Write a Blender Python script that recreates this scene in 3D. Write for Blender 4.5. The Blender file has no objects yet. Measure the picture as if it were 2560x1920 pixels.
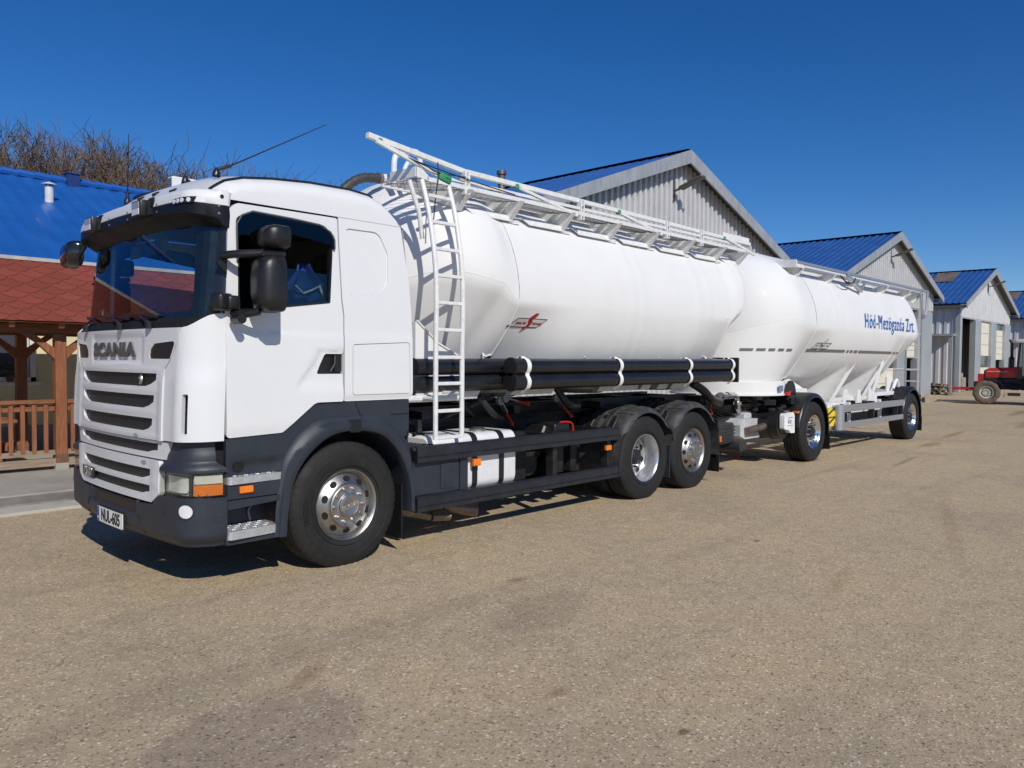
import bpy, bmesh, math, random
from mathutils import Vector as V, Matrix, Euler
from mathutils.geometry import tessellate_polygon
rad = math.radians
random.seed(7)
SC = bpy.context.scene
COL = SC.collection

# ---------------------------------------------------------------- camera
cd = bpy.data.cameras.new('camera'); cam = bpy.data.objects.new('camera', cd); COL.objects.link(cam)
YAW, PITCH, ROLL = rad(46.49), rad(-1.86), rad(.45)
F = V((math.cos(PITCH)*math.sin(YAW), math.cos(PITCH)*math.cos(YAW), math.sin(PITCH)))
R0 = V((math.cos(YAW), -math.sin(YAW), 0)); U0 = R0.cross(F)
RR = R0*math.cos(ROLL)+U0*math.sin(ROLL); UU = U0*math.cos(ROLL)-R0*math.sin(ROLL)
M = Matrix((RR, UU, -F)).transposed().to_4x4(); M.translation = V((-2.275, -6.715, 1.755))
cam.matrix_world = M
cd.sensor_width = 36; cd.lens = 36*1930/2560; cd.clip_end = 2000; cd.clip_start = .05
SC.camera = cam

# ---------------------------------------------------------------- light
SUN_TO = V((-.50, -1.22, 1.0)).normalized()          # towards the sun
el = math.asin(SUN_TO.z); az = math.atan2(SUN_TO.x, SUN_TO.y)
W = bpy.data.worlds.new('World'); SC.world = W; W.use_nodes = True
nt = W.node_tree; bg = nt.nodes['Background']
sky = nt.nodes.new('ShaderNodeTexSky'); sky.sky_type = 'NISHITA'; sky.sun_disc = False
sky.sun_elevation = el; sky.sun_rotation = az
sky.altitude = 1500; sky.air_density = 1.0; sky.dust_density = .05; sky.ozone_density = 5.5
hsv = nt.nodes.new('ShaderNodeHueSaturation'); hsv.inputs['Saturation'].default_value = 1.26; hsv.inputs['Hue'].default_value = .508
nt.links.new(sky.outputs[0], hsv.inputs['Color']); nt.links.new(hsv.outputs[0], bg.inputs['Color'])
bg.inputs['Strength'].default_value = .092
sd = bpy.data.lights.new('sun', 'SUN'); sd.energy = 3.75; sd.angle = rad(.53); sd.color = (1, .945, .855)
so = bpy.data.objects.new('sun', sd); COL.objects.link(so)
so.rotation_euler = SUN_TO.to_track_quat('Z', 'Y').to_euler()
SC.view_settings.view_transform = 'Standard'; SC.view_settings.look = 'None'
SC.view_settings.exposure = 0.0; SC.view_settings.gamma = 1
SC.cycles.max_bounces = 8; SC.cycles.transparent_max_bounces = 16

# ---------------------------------------------------------------- helpers
def T(x, y=0, z=0):
    return Matrix.Translation(V((x, y, z)) if not isinstance(x, (tuple, list, V)) else V(x))
def rz(a): return Matrix.Rotation(a, 4, 'Z')
def rx(a): return Matrix.Rotation(a, 4, 'X')
def ry(a): return Matrix.Rotation(a, 4, 'Y')

class MB:
    def __init__(s): s.bm = bmesh.new(); s.M = Matrix()
    def add(s, verts, faces):
        vs = [s.bm.verts.new(s.M @ V(v)) for v in verts]
        for f in faces:
            try: s.bm.faces.new([vs[i] for i in f])
            except ValueError: pass
        return vs
    def box(s, c, d, rot=None, bev=0, seg=1):
        r = bmesh.ops.create_cube(s.bm, size=1); vs = r['verts']
        m = s.M @ T(c) @ (rot or Matrix()) @ Matrix.Diagonal((d[0], d[1], d[2], 1))
        bmesh.ops.transform(s.bm, matrix=m, verts=vs)
        if bev:
            es = list({e for v in vs for e in v.link_edges})
            bmesh.ops.bevel(s.bm, geom=es, offset=bev, segments=seg, profile=.5, affect='EDGES')
        return s
    def bb(s, a, b, bev=0, seg=1):            # box from corner to corner
        a, b = V(a), V(b)
        return s.box((a+b)/2, [abs(b[i]-a[i]) for i in range(3)], None, bev, seg)
    def bar(s, p, q, w, h, up=(0, 0, 1), bev=0):
        p, q = V(p), V(q); x = (q-p); L = x.length; x.normalize(); up = V(up)
        y = up.cross(x)
        if y.length < 1e-4: y = V((0, 1, 0)).cross(x)
        y.normalize(); z = x.cross(y)
        m = Matrix((x, y, z)).transposed().to_4x4()
        return s.box((p+q)/2, (L, w, h), m, bev)
    def tube(s, pts, r, n=10, caps=True):
        pts = [V(p) for p in pts]; N = len(pts)
        rs = r if isinstance(r, (list, tuple)) else [r]*N
        t = (pts[1]-pts[0]).normalized(); a = V((0, 0, 1)) if abs(t.z) < .9 else V((1, 0, 0))
        u = (a-t*a.dot(t)).normalized(); rings = []
        for i, p in enumerate(pts):
            if i == 0: t = pts[1]-pts[0]
            elif i == N-1: t = pts[-1]-pts[-2]
            else: t = (pts[i+1]-p).normalized()+(p-pts[i-1]).normalized()
            if t.length < 1e-6: t = pts[min(i+1, N-1)]-pts[max(i-1, 0)]
            t.normalize(); u = (u-t*u.dot(t)).normalized(); w = t.cross(u)
            rings.append([p+(u*math.cos(2*math.pi*k/n)+w*math.sin(2*math.pi*k/n))*rs[i] for k in range(n)])
        return s.loft(rings, True, caps)
    def loft(s, rings, closed=True, caps=True):
        n = len(rings[0]); vs = []; fs = []
        for r in rings: vs += list(r)
        for i in range(len(rings)-1):
            for k in range(n if closed else n-1):
                k2 = (k+1) % n
                fs.append((i*n+k, i*n+k2, (i+1)*n+k2, (i+1)*n+k))
        if caps and closed:
            fs.append(tuple(range(n-1, -1, -1))); b = (len(rings)-1)*n
            fs.append(tuple(b+k for k in range(n)))
        s.add(vs, fs); return s
    def lathe(s, prof, c=(0, 0, 0), axis='y', n=48, jit=None):
        c = V(c); rings = []
        for i, (r, h) in enumerate(prof):
            ring = []
            for k in range(n):
                a = 2*math.pi*k/n; rr = r*(jit(i, k) if jit else 1)
                x, z = rr*math.cos(a), rr*math.sin(a)
                ring.append(c+(V((x, h, z)) if axis == 'y' else V((x, z, h)) if axis == 'z' else V((h, x, z))))
            rings.append(ring)
        return s.loft(rings, True, False)
    def prism(s, poly, plane, d0, d1):
        def P(a, b, d): return {'xz': (a, d, b), 'yz': (d, a, b), 'xy': (a, b, d)}[plane]
        n = len(poly)
        vs = [P(a, b, d0) for a, b in poly]+[P(a, b, d1) for a, b in poly]
        fs = [tuple(range(n)), tuple(range(2*n-1, n-1, -1))]+[(k, (k+1) % n, n+(k+1) % n, n+k) for k in range(n)]
        s.add(vs, fs); return s
    def grid(s, fn, nu, nv):
        vs = [fn(i/nu, j/nv) for i in range(nu+1) for j in range(nv+1)]
        fs = [(i*(nv+1)+j, (i+1)*(nv+1)+j, (i+1)*(nv+1)+j+1, i*(nv+1)+j+1) for i in range(nu) for j in range(nv)]
        s.add(vs, fs); return s
    def panel(s, outline, holes, fn, th, out, su=0, sv=0):
        """flat outline (with holes) cut into cells, mapped by fn(u,v), thickened inwards"""
        loops = [[V((a, b, 0)) for a, b in l] for l in [outline]+list(holes)]
        flat = [v for l in loops for v in l]
        b2 = bmesh.new(); bv = [b2.verts.new(v) for v in flat]
        for t in tessellate_polygon(loops):
            try: b2.faces.new([bv[i] for i in t])
            except ValueError: pass
        us = [v.x for v in flat]; ws = [v.y for v in flat]
        def cut(lo, hi, st, no):
            k = math.floor(lo/st)+1
            while k*st < hi-1e-5:
                bmesh.ops.bisect_plane(b2, geom=b2.verts[:]+b2.edges[:]+b2.faces[:], dist=1e-6, plane_co=V(no)*(k*st), plane_no=V(no)); k += 1
        if su: cut(min(us), max(us), su, (1, 0, 0))
        if sv: cut(min(ws), max(ws), sv, (0, 1, 0))
        b2.verts.ensure_lookup_table(); b2.verts.index_update()
        uv = [(v.co.x, v.co.y) for v in b2.verts]
        P = [V(fn(a, b)) for a, b in uv]; out = V(out)
        fs = [[v.index for v in f.verts] for f in b2.faces]
        N = [V() for _ in P]; f2 = []
        for f in fs:
            nn = (P[f[1]]-P[f[0]]).cross(P[f[2]]-P[f[0]])
            f2.append(f)
            for i in f: N[i] += nn
        tot = sum((n for n in N), V())
        if tot.dot(out) < 0: f2 = [f[::-1] for f in f2]; N = [-n for n in N]
        n0 = len(P); Q = [p-(n.normalized() if n.length > 1e-9 else out)*th for p, n in zip(P, N)]
        cnt = {}
        for f in f2:
            for i in range(len(f)):
                a, b = f[i], f[(i+1) % len(f)]; cnt[(a, b)] = 1
        allf = list(f2)
        if th:
            allf += [[i+n0 for i in f[::-1]] for f in f2]
            for (a, b) in cnt:
                if (b, a) not in cnt: allf.append([b, a, a+n0, b+n0])
        s.add(P+(Q if th else []), allf); b2.free(); return s
    def out(s, name, mat, parent=None, ang=35, recalc=True, data_only=False):
        if recalc: bmesh.ops.recalc_face_normals(s.bm, faces=s.bm.faces[:])
        me = bpy.data.meshes.new(name); s.bm.to_mesh(me); s.bm.free()
        if ang:
            me.polygons.foreach_set('use_smooth', [True]*len(me.polygons)); me.set_sharp_from_angle(angle=rad(ang))
        me.materials.append(mat)
        if data_only: return me
        return put(name, me, parent)

def put(name, me, parent=None, loc=None, rot=None):
    o = bpy.data.objects.new(name, me); COL.objects.link(o)
    if loc is not None: o.location = loc
    if rot is not None: o.rotation_euler = rot
    if parent is not None:
        o.parent = parent
        if parent.type == 'EMPTY': o.matrix_parent_inverse = Matrix.Translation(-parent.location)
    return o
def thing(name, label, cat, loc=(0, 0, 0), group=None):
    o = bpy.data.objects.new(name, None); COL.objects.link(o); o.location = loc; o.empty_display_size = .3
    return tag(o, label, cat, group)
def tag(o, label, cat, group=None):
    o['label'] = label; o['category'] = cat
    if group: o['group'] = group
    return o
def struct(o): o['kind'] = 'structure'; return o
def copy_tree(o, parent=None):
    c = o.copy(); COL.objects.link(c)
    if parent is not None: c.parent = parent
    for ch in o.children: copy_tree(ch, c)
    return c
def rpoly(pts, n=5):
    """polygon with rounded corners: (u, v[, r])"""
    out = []; N = len(pts)
    for i, p in enumerate(pts):
        r = p[2] if len(p) > 2 else 0
        c = V((p[0], p[1]))
        if not r: out.append((c.x, c.y)); continue
        a = V(pts[i-1][:2])-c; b = V(pts[(i+1) % N][:2])-c
        la, lb = a.length, b.length; a.normalize(); b.normalize()
        half = a.angle(b)/2; d = min(r/math.tan(half), la*.49, lb*.49); r = d*math.tan(half)
        ctr = c+(a+b).normalized()*(r/math.sin(half)); s0 = c+a*d-ctr; e0 = c+b*d-ctr
        ang = s0.angle_signed(e0) if s0.length > 1e-9 else 0
        for k in range(n+1):
            t = -ang*k/n; q = V((s0.x*math.cos(t)-s0.y*math.sin(t), s0.x*math.sin(t)+s0.y*math.cos(t)))+ctr
            out.append((q.x, q.y))
    return out
def lerp(a, b, t): return a+(b-a)*t
def interp(tab, x):
    if x <= tab[0][0]: return tab[0][1]
    for (a, b), (c, d) in zip(tab, tab[1:]):
        if x <= c: return b+(d-b)*(x-a)/(c-a)
    return tab[-1][1]
def sinterp(tab, x):
    if x <= tab[0][0]: return tab[0][1]
    for (a, b), (c, d) in zip(tab, tab[1:]):
        if x <= c: t = (x-a)/(c-a); return b+(d-b)*t*t*(3-2*t)
    return tab[-1][1]
def smooth(t): t = max(0, min(1, t)); return t*t*(3-2*t)
def cr(pts, n=6):
    """catmull-rom through points"""
    P = [V(p) for p in pts]; P = [P[0]*2-P[1]]+P+[P[-1]*2-P[-2]]; o = []
    for i in range(1, len(P)-2):
        for k in range(n):
            t = k/n; a, b, c, d = P[i-1:i+3]
            o.append(.5*((2*b)+(c-a)*t+(2*a-5*b+4*c-d)*t*t+(3*b-a-3*c+d)*t**3))
    return o+[P[-2]]
def text_mesh(s, size, xs=1, shear=0, bold=0, ext=.002, space=1):
    cu = bpy.data.curves.new('lettering', 'FONT'); cu.body = s; cu.size = size; cu.shear = shear
    cu.offset = bold; cu.extrude = ext; cu.align_x = 'CENTER'; cu.align_y = 'CENTER'; cu.space_character = space
    ob = bpy.data.objects.new('lettering', cu); COL.objects.link(ob)
    bpy.context.view_layer.update()
    me = bpy.data.meshes.new_from_object(ob.evaluated_get(bpy.context.evaluated_depsgraph_get()))
    bpy.data.objects.remove(ob); bpy.data.curves.remove(cu)
    for v in me.vertices: v.co.x *= xs
    return me
def text(name, s, size, mat, parent, fn, **k):
    """lettering bent onto a surface: fn(u, v, w) -> world"""
    me = text_mesh(s, size, **k)
    for v in me.vertices: v.co = fn(v.co.x, v.co.y, v.co.z)
    me.materials.clear(); me.materials.append(mat)
    return put(name, me, parent)

# ---------------------------------------------------------------- materials
def newmat(name):
    m = bpy.data.materials.new(name); m.use_nodes = True
    return m, m.node_tree, m.node_tree.nodes['Principled BSDF']
def N(nt, typ, **kw):
    n = nt.nodes.new('ShaderNode'+typ)
    for k, v in kw.items():
        if k in n.inputs: n.inputs[k].default_value = v
        else: setattr(n, k, v)
    return n
def ramp(nt, pts, src=None, interp='LINEAR'):
    r = nt.nodes.new('ShaderNodeValToRGB'); r.color_ramp.interpolation = interp
    while len(r.color_ramp.elements) < len(pts): r.color_ramp.elements.new(.5)
    for e, (p, c) in zip(r.color_ramp.elements, pts):
        e.position = p; e.color = (*c, 1) if isinstance(c, tuple) else (c, c, c, 1)
    if src is not None: nt.links.new(src, r.inputs[0])
    return r
def mixc(nt, fac, a, b, mode='MIX'):
    m = nt.nodes.new('ShaderNodeMix'); m.data_type = 'RGBA'; m.blend_type = mode
    for sock, v in ((m.inputs[0], fac), (m.inputs[6], a), (m.inputs[7], b)):
        if hasattr(v, 'is_output'): nt.links.new(v, sock)
        elif isinstance(v, (int, float)): sock.default_value = v
        else: sock.default_value = (*v, 1)
    return m.outputs[2]
def math_(nt, op, a, b=None, c=None):
    m = nt.nodes.new('ShaderNodeMath'); m.operation = op
    for i, v in enumerate((a, b, c)):
        if v is None: continue
        if hasattr(v, 'is_output'): nt.links.new(v, m.inputs[i])
        else: m.inputs[i].default_value = v
    return m.outputs[0]
def coord(nt, kind='Object'):
    return nt.nodes.new('ShaderNodeTexCoord').outputs[kind]
def mat(name, base, rough=.5, metal=0, coat=0, var=.12, scale=5, bump=0, bscale=80, spec=.5, dirt=None, dirtamt=.5, stretch=None, rvar=.15):
    m, nt, p = newmat(name); L = nt.links.new
    co = coord(nt)
    if stretch:
        mp = N(nt, 'Mapping'); mp.inputs['Scale'].default_value = stretch; L(co, mp.inputs[0]); co = mp.outputs[0]
    n = N(nt, 'TexNoise', Scale=scale, Detail=6.0, Roughness=.6); L(co, n.inputs['Vector'])
    lo = tuple(c*(1-var) for c in base); hi = tuple(min(1, c*(1+var)) for c in base)
    col = ramp(nt, [(.3, lo), (.7, hi)], n.outputs['Fac']).outputs[0]
    if dirt:
        n2 = N(nt, 'TexNoise', Scale=scale*2.3, Detail=8.0, Roughness=.7); L(co, n2.inputs['Vector'])
        f = ramp(nt, [(.45, 0.0), (.75, dirtamt)], n2.outputs['Fac']).outputs[0]
        col = mixc(nt, f, col, dirt)
    L(col, p.inputs['Base Color'])
    rr = ramp(nt, [(.3, max(0, rough*(1-rvar))), (.7, min(1, rough*(1+rvar)))], n.outputs['Fac']).outputs[0]
    L(rr, p.inputs['Roughness'])
    p.inputs['Metallic'].default_value = metal; p.inputs['Specular IOR Level'].default_value = spec
    p.inputs['Coat Weight'].default_value = coat; p.inputs['Coat Roughness'].default_value = .04
    if bump:
        n3 = N(nt, 'TexNoise', Scale=bscale, Detail=4.0); L(co, n3.inputs['Vector'])
        b = N(nt, 'Bump', Strength=bump, Distance=.01); L(n3.outputs['Fac'], b.inputs['Height']); L(b.outputs[0], p.inputs['Normal'])
    return m
def glass(name, tint, ior=1.5, rough=0.0, mixf=None):
    m, nt, p = newmat(name); nt.nodes.remove(p); L = nt.links.new
    tr = N(nt, 'BsdfTransparent'); tr.inputs[0].default_value = (*tint, 1)
    gl = N(nt, 'BsdfGlossy', Roughness=rough); ge = N(nt, 'NewGeometry')
    vd = nt.nodes.new('ShaderNodeVectorMath'); vd.operation = 'DOT_PRODUCT'; L(ge.outputs['Normal'], vd.inputs[0]); L(ge.outputs['Incoming'], vd.inputs[1])
    f0 = ((ior-1)/(ior+1))**2*1.5      # two faces of a thin sheet
    fr = math_(nt, 'MULTIPLY_ADD', math_(nt, 'POWER', math_(nt, 'SUBTRACT', 1.0, math_(nt, 'MINIMUM', math_(nt, 'ABSOLUTE', vd.outputs['Value']), 1.0)), 5.0), 1-f0, f0)
    mx = N(nt, 'MixShader'); L(fr, mx.inputs[0]); L(tr.outputs[0], mx.inputs[1]); L(gl.outputs[0], mx.inputs[2])
    L(mx.outputs[0], nt.nodes['Material Output'].inputs[0]); return m

WHITE = mat('white_cab_paint', (.725, .735, .742), .38, coat=.4, spec=.35, var=.015, scale=2, rvar=.1)
TANKW = mat('white_tank_paint', (.735, .737, .73), .48, coat=.2, spec=.08, var=.02, scale=1.6, dirt=(.62, .60, .56), dirtamt=.12)
RAILW = mat('white_rail_paint', (.74, .75, .74), .4, var=.05, scale=9, dirt=(.42, .40, .36), dirtamt=.45)
GREYP = mat('grey_plastic', (.024, .0295, .041), .48, var=.12, scale=6, bump=.12, bscale=400)
BLACK = mat('black_plastic', (.012, .012, .013), .38, var=.2, scale=8, bump=.08, bscale=500)
CHASS = mat('black_chassis_paint', (.011, .011, .012), .5, var=.3, scale=5, dirt=(.05, .045, .04), dirtamt=.5)
NAVY = mat('dark_rail_paint', (.013, .015, .021), .4, var=.15, scale=4, dirt=(.05, .05, .05), dirtamt=.35)
TUBEB = mat('black_tube_plastic', (.012, .013, .016), .27, var=.2, scale=5)
RUBBER = mat('tyre_rubber', (.0095, .0095, .0095), .75, var=.25, scale=6, dirt=(.035, .032, .028), dirtamt=.35, bump=.1, bscale=120)
CHROME = mat('polished_steel', (.46, .45, .43), .40, metal=1, var=.12, scale=7, dirt=(.32, .22, .13), dirtamt=.3)
ALU = mat('polished_aluminium', (.72, .73, .74), .2, metal=1, var=.06, scale=9)
SILVER = mat('silver_wheel_paint', (.52, .54, .56), .3, metal=.7, var=.06, scale=7, dirt=(.3, .27, .22), dirtamt=.3)
STEP = mat('aluminium_tread', (.62, .63, .63), .35, metal=.6, var=.1, scale=20, bump=.5, bscale=60)
RAILAL = mat('brushed_aluminium', (.50, .51, .53), .38, metal=.75, var=.06, scale=6, stretch=(1, 20, 20))
GAP = mat('dark_gap', (.006, .006, .006), .8, var=.1)
MESH = mat('grille_mesh', (.016, .015, .014), .55, var=.3, scale=14, bump=.6, bscale=160)
INTER = mat('cab_interior', (.085, .09, .092), .7, var=.2, scale=4)
SEATC = mat('seat_fabric', (.02, .022, .03), .85, var=.3, scale=9)
ORANGE = mat('orange_lens', (.85, .20, .012), .15, coat=.8, var=.1, scale=40)
REDP = mat('red_plastic', (.55, .02, .015), .35, var=.1)
YELLOW = mat('yellow_plastic', (.80, .58, .01), .4, var=.08)
GREEN = mat('green_tape', (.035, .26, .11), .5, var=.15)
LETTER = mat('badge_grey', (.11, .11, .105), .4, metal=.2, var=.1)
PLATEW = mat('plate_white', (.85, .86, .84), .35, var=.02)
PLATEB = mat('plate_blue', (.01, .05, .36), .35, var=.05)
INK = mat('black_ink', (.01, .01, .01), .5, var=.1)
BLUEINK = mat('blue_lettering', (.012, .12, .45), .4, var=.05)
STRIPE = mat('grey_reflective_tape', (.16, .15, .15), .4, var=.1)
LAMPREF = mat('lamp_reflector', (.80, .81, .80), .2, metal=.1, coat=.8, var=.05, scale=30)
LENS = glass('lamp_lens', (.92, .93, .90), 1.45)
WSCREEN = glass('windscreen_glass', (.66, .76, .74), 1.52)
SIDEGL = glass('side_glass', (.45, .55, .55), 1.5)
SMOKE = glass('smoked_acrylic', (.16, .16, .19), 1.45)
BLUECL = mat('blue_cloth', (.014, .045, .24), .9, var=.25, scale=12)
HIVIS = mat('pale_cloth', (.62, .66, .62), .9, var=.1)
STEEL = mat('grey_steel', (.23, .24, .25), .4, metal=.5, var=.15, scale=12)
STAIN = mat('stainless_pipe', (.6, .6, .6), .22, metal=1, var=.1, scale=10)
RUST = mat('exhaust_steel', (.22, .17, .13), .45, metal=.7, var=.3, scale=9)
MIRG = mat('mirror_glass', (.8, .8, .8), .02, metal=1, var=.01)
GALV = mat('galvanised_mesh', (.36, .36, .355), .5, metal=.2, var=.1, scale=20)
# ================================================================= SETTING
def asphalt():
    m, nt, p = newmat('weathered_asphalt'); L = nt.links.new; co = coord(nt)
    v = N(nt, 'TexVoronoi', Scale=85.0); L(co, v.inputs['Vector'])
    sep = N(nt, 'SeparateColor'); L(v.outputs['Color'], sep.inputs[0])
    stone = ramp(nt, [(0.0, (.20, .153, .10)), (.06, (.315, .248, .166)), (.11, (.432, .34, .218)), (.6, (.468, .368, .237)), (.88, (.495, .395, .268)), (.95, (.61, .51, .37)), (1, (.74, .66, .52))], sep.outputs[0]).outputs[0]
    v2 = N(nt, 'TexVoronoi', Scale=190.0); L(co, v2.inputs['Vector'])
    s2 = N(nt, 'SeparateColor'); L(v2.outputs['Color'], s2.inputs[0])
    fine = ramp(nt, [(0, .80), (.3, .96), (1, 1.10)], s2.outputs[1]).outputs[0]
    col = mixc(nt, 1.0, stone, fine, 'MULTIPLY')
    n1 = N(nt, 'TexNoise', Scale=.55, Detail=7.0, Roughness=.62); L(co, n1.inputs['Vector'])
    big = ramp(nt, [(.28, (.82, .83, .86)), (.5, (1, 1, 1)), (.72, (1.10, 1.06, .98))], n1.outputs['Fac']).outputs[0]
    col = mixc(nt, 1.0, col, big, 'MULTIPLY')
    n2 = N(nt, 'TexNoise', Scale=6.0, Detail=8.0, Roughness=.7); L(co, n2.inputs['Vector'])
    med = ramp(nt, [(.3, .86), (.6, 1.04)], n2.outputs['Fac']).outputs[0]
    col = mixc(nt, 1.0, col, med, 'MULTIPLY')
    # tyre tracks and streaks along the yard
    mp = N(nt, 'Mapping'); mp.inputs['Scale'].default_value = (.06, 1.1, 1); mp.inputs['Rotation'].default_value = (0, 0, rad(6)); L(co, mp.inputs[0])
    n3 = N(nt, 'TexNoise', Scale=1.3, Detail=6.0, Roughness=.6); L(mp.outputs[0], n3.inputs['Vector'])
    col = mixc(nt, ramp(nt, [(.56, 0.0), (.72, .3)], n3.outputs['Fac']).outputs[0], col, (.15, .125, .10))
    # patches and stains with a shape of their own: (x, y, half length, half width, angle, colour, strength, softness)
    nw = N(nt, 'TexNoise', Scale=9.0, Detail=5.0, Roughness=.65); L(co, nw.inputs['Vector'])
    sx = N(nt, 'SeparateXYZ'); L(co, sx.inputs[0])
    S = [(-.58, -3.52, .66, .46, 24, (.195, .19, .21), .65, .16), (1.75, -3.2, .55, .30, 12, (.20, .195, .205), .5, .4),
         (.02, -3.0, .26, .08, 35, (.15, .118, .09), .5, .8), (.82, -4.14, .10, .05, 0, (.15, .13, .11), .6, .8), (2.17, -2.57, .13, .06, 0, (.13, .115, .10), .65, .8),
         (4.81, -3.31, .07, .03, 0, (.06, .05, .04), .8, .8), (.9, -4.84, .05, .03, 0, (.07, .055, .04), .7, .8), (15.76, -1.9, .7, .18, 0, (.15, .13, .11), .6, .6),
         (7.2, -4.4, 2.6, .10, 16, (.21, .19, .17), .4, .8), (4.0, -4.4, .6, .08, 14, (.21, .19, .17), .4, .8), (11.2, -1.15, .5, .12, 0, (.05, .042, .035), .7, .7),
         (-.56, -1.95, .10, .05, 0, (.42, .35, .28), .5, .7), (-.55, -2.13, .2, .05, 12, (.44, .36, .28), .55, .7), (3.75, -1.95, .17, .02, 15, (.45, .37, .24), .5, .6),
         (12.4, -2.4, 1.2, .06, 5, (.10, .085, .07), .5, .8), (18.8, -1.6, 1.6, .12, 3, (.10, .085, .07), .5, .8), (24, -2.2, 2.5, .2, 4, (.11, .095, .08), .5, .8), (30, -1.0, 3, .25, 2, (.10, .085, .07), .5, .8)]
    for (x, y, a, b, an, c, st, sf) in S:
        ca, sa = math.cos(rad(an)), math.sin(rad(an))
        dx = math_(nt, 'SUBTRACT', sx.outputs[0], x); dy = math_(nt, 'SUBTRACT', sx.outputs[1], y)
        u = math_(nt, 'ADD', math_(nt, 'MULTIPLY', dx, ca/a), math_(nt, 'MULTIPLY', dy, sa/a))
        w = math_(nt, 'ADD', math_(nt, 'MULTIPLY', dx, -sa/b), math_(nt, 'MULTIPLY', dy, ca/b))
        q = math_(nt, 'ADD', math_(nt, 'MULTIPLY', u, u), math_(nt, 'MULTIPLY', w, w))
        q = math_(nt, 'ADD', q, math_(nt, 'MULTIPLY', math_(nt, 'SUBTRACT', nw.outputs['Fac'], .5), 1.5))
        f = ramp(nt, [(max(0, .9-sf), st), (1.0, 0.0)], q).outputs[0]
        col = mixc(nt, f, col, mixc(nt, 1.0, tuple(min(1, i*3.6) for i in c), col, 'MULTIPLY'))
    L(col, p.inputs['Base Color']); p.inputs['Roughness'].default_value = .85; p.inputs['Specular IOR Level'].default_value = .25
    h = math_(nt, 'ADD', math_(nt, 'MULTIPLY', v.outputs['Distance'], 1.2), s2.outputs[0])
    b = N(nt, 'Bump', Strength=.4, Distance=.004); L(h, b.inputs['Height']); L(b.outputs[0], p.inputs['Normal'])
    return m
ASPH = asphalt()
b = MB(); b.add([(-300, -300, 0), (500, -300, 0), (500, 500, 0), (-300, 500, 0)], [(0, 1, 2, 3)]); struct(b.out('yard', ASPH, ang=0))
CONC = mat('pavement_concrete', (.36, .34, .295), .85, var=.12, scale=1.6, bump=.4, bscale=90, dirt=(.20, .185, .16), dirtamt=.4)
CONC2 = mat('gutter_concrete', (.215, .20, .175), .85, var=.25, scale=2.2, bump=.5, bscale=60, dirt=(.38, .36, .32), dirtamt=.6)
KERB = mat('pale_kerb', (.47, .445, .385), .85, var=.1, scale=3, bump=.4, bscale=70, dirt=(.26, .24, .2), dirtamt=.4)
def strip(name, y0, y1, z, m, x0=-40, x1=9.4, dz=.12):
    b = MB(); b.bb((x0, y0, z-dz), (x1, y1, z)); return struct(b.out(name, m, ang=0))
strip('kerb', 2.98, 3.36, .035, KERB)
strip('gutter', 3.364, 3.93, .055, CONC2)
strip('pavement', 3.934, 11.0, .075, CONC)
GRASS = mat('winter_soil_grass', (.075, .07, .03), .95, var=.4, scale=.7)
b = MB(); b.add([(-80, 18, .05), (140, 18, .05), (140, 160, .05), (-80, 160, .05), (100, -300, .04), (500, -300, .04), (500, 18, .04), (100, 18, .04)], [(0, 1, 2, 3), (4, 5, 6, 7)]); struct(b.out('field', GRASS, ang=0))

# ---------------------------------------------------------------- materials of buildings
def bluemat(name, c, v=.1):
    return mat(name, c, .38, coat=.15, var=v, scale=1.2, dirt=tuple(i*.6 for i in c), dirtamt=.35)
BLUEA = bluemat('blue_roof_sheet', (.014, .105, .39)); BLUEB = bluemat('blue_shed_sheet', (.028, .098, .31), .16)
CORR = mat('light_grey_sheet', (.60, .60, .60), .45, metal=.15, var=.06, scale=.9, dirt=(.30, .29, .27), dirtamt=.25)
FASCIA = mat('grey_fascia_sheet', (.40, .415, .43), .45, metal=.3, var=.12, scale=1.1, dirt=(.22, .21, .19), dirtamt=.5, stretch=(3, 3, .8))
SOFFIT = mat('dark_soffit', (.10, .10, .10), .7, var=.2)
PILLAR = mat('smooth_grey_sheet', (.42, .44, .45), .4, metal=.35, var=.08, scale=.8)
CREAM = mat('cream_door_panel', (.72, .68, .56), .5, var=.05, scale=1, dirt=(.5, .46, .38), dirtamt=.3)
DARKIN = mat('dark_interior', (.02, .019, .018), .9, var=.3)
PANE = mat('dim_window_pane', (.06, .07, .09), .08, var=.3, scale=2, spec=.8)
WALLY = mat('pale_yellow_render', (.74, .66, .40), .9, var=.05, scale=2, bump=.2, bscale=90, dirt=(.55, .50, .32), dirtamt=.25)
PLINTH = mat('grey_plinth', (.30, .29, .26), .9, var=.12)
WFRAME = mat('white_window_frame', (.78, .78, .76), .4, var=.03)
CURTAIN = mat('pale_curtain', (.55, .55, .52), .9, var=.15, scale=6, stretch=(8, 8, .4))
WOOD = mat('stained_timber', (.25, .085, .032), .6, var=.3, scale=3, bump=.4, bscale=14, stretch=(9, 9, .8), dirt=(.36, .20, .11), dirtamt=.45)
WOODH = mat('stained_timber_board', (.25, .085, .032), .6, var=.3, scale=3, bump=.4, bscale=14, stretch=(.8, 9, 9), dirt=(.36, .20, .11), dirtamt=.45)
WEATH = mat('weathered_timber', (.27, .20, .14), .8, var=.3, scale=3, bump=.4, bscale=14, stretch=(.8, 9, 9), dirt=(.38, .33, .27), dirtamt=.5)
OLDWOOD = mat('old_pallet_timber', (.20, .145, .10), .85, var=.4, scale=3, stretch=(1, 8, 8))

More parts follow.
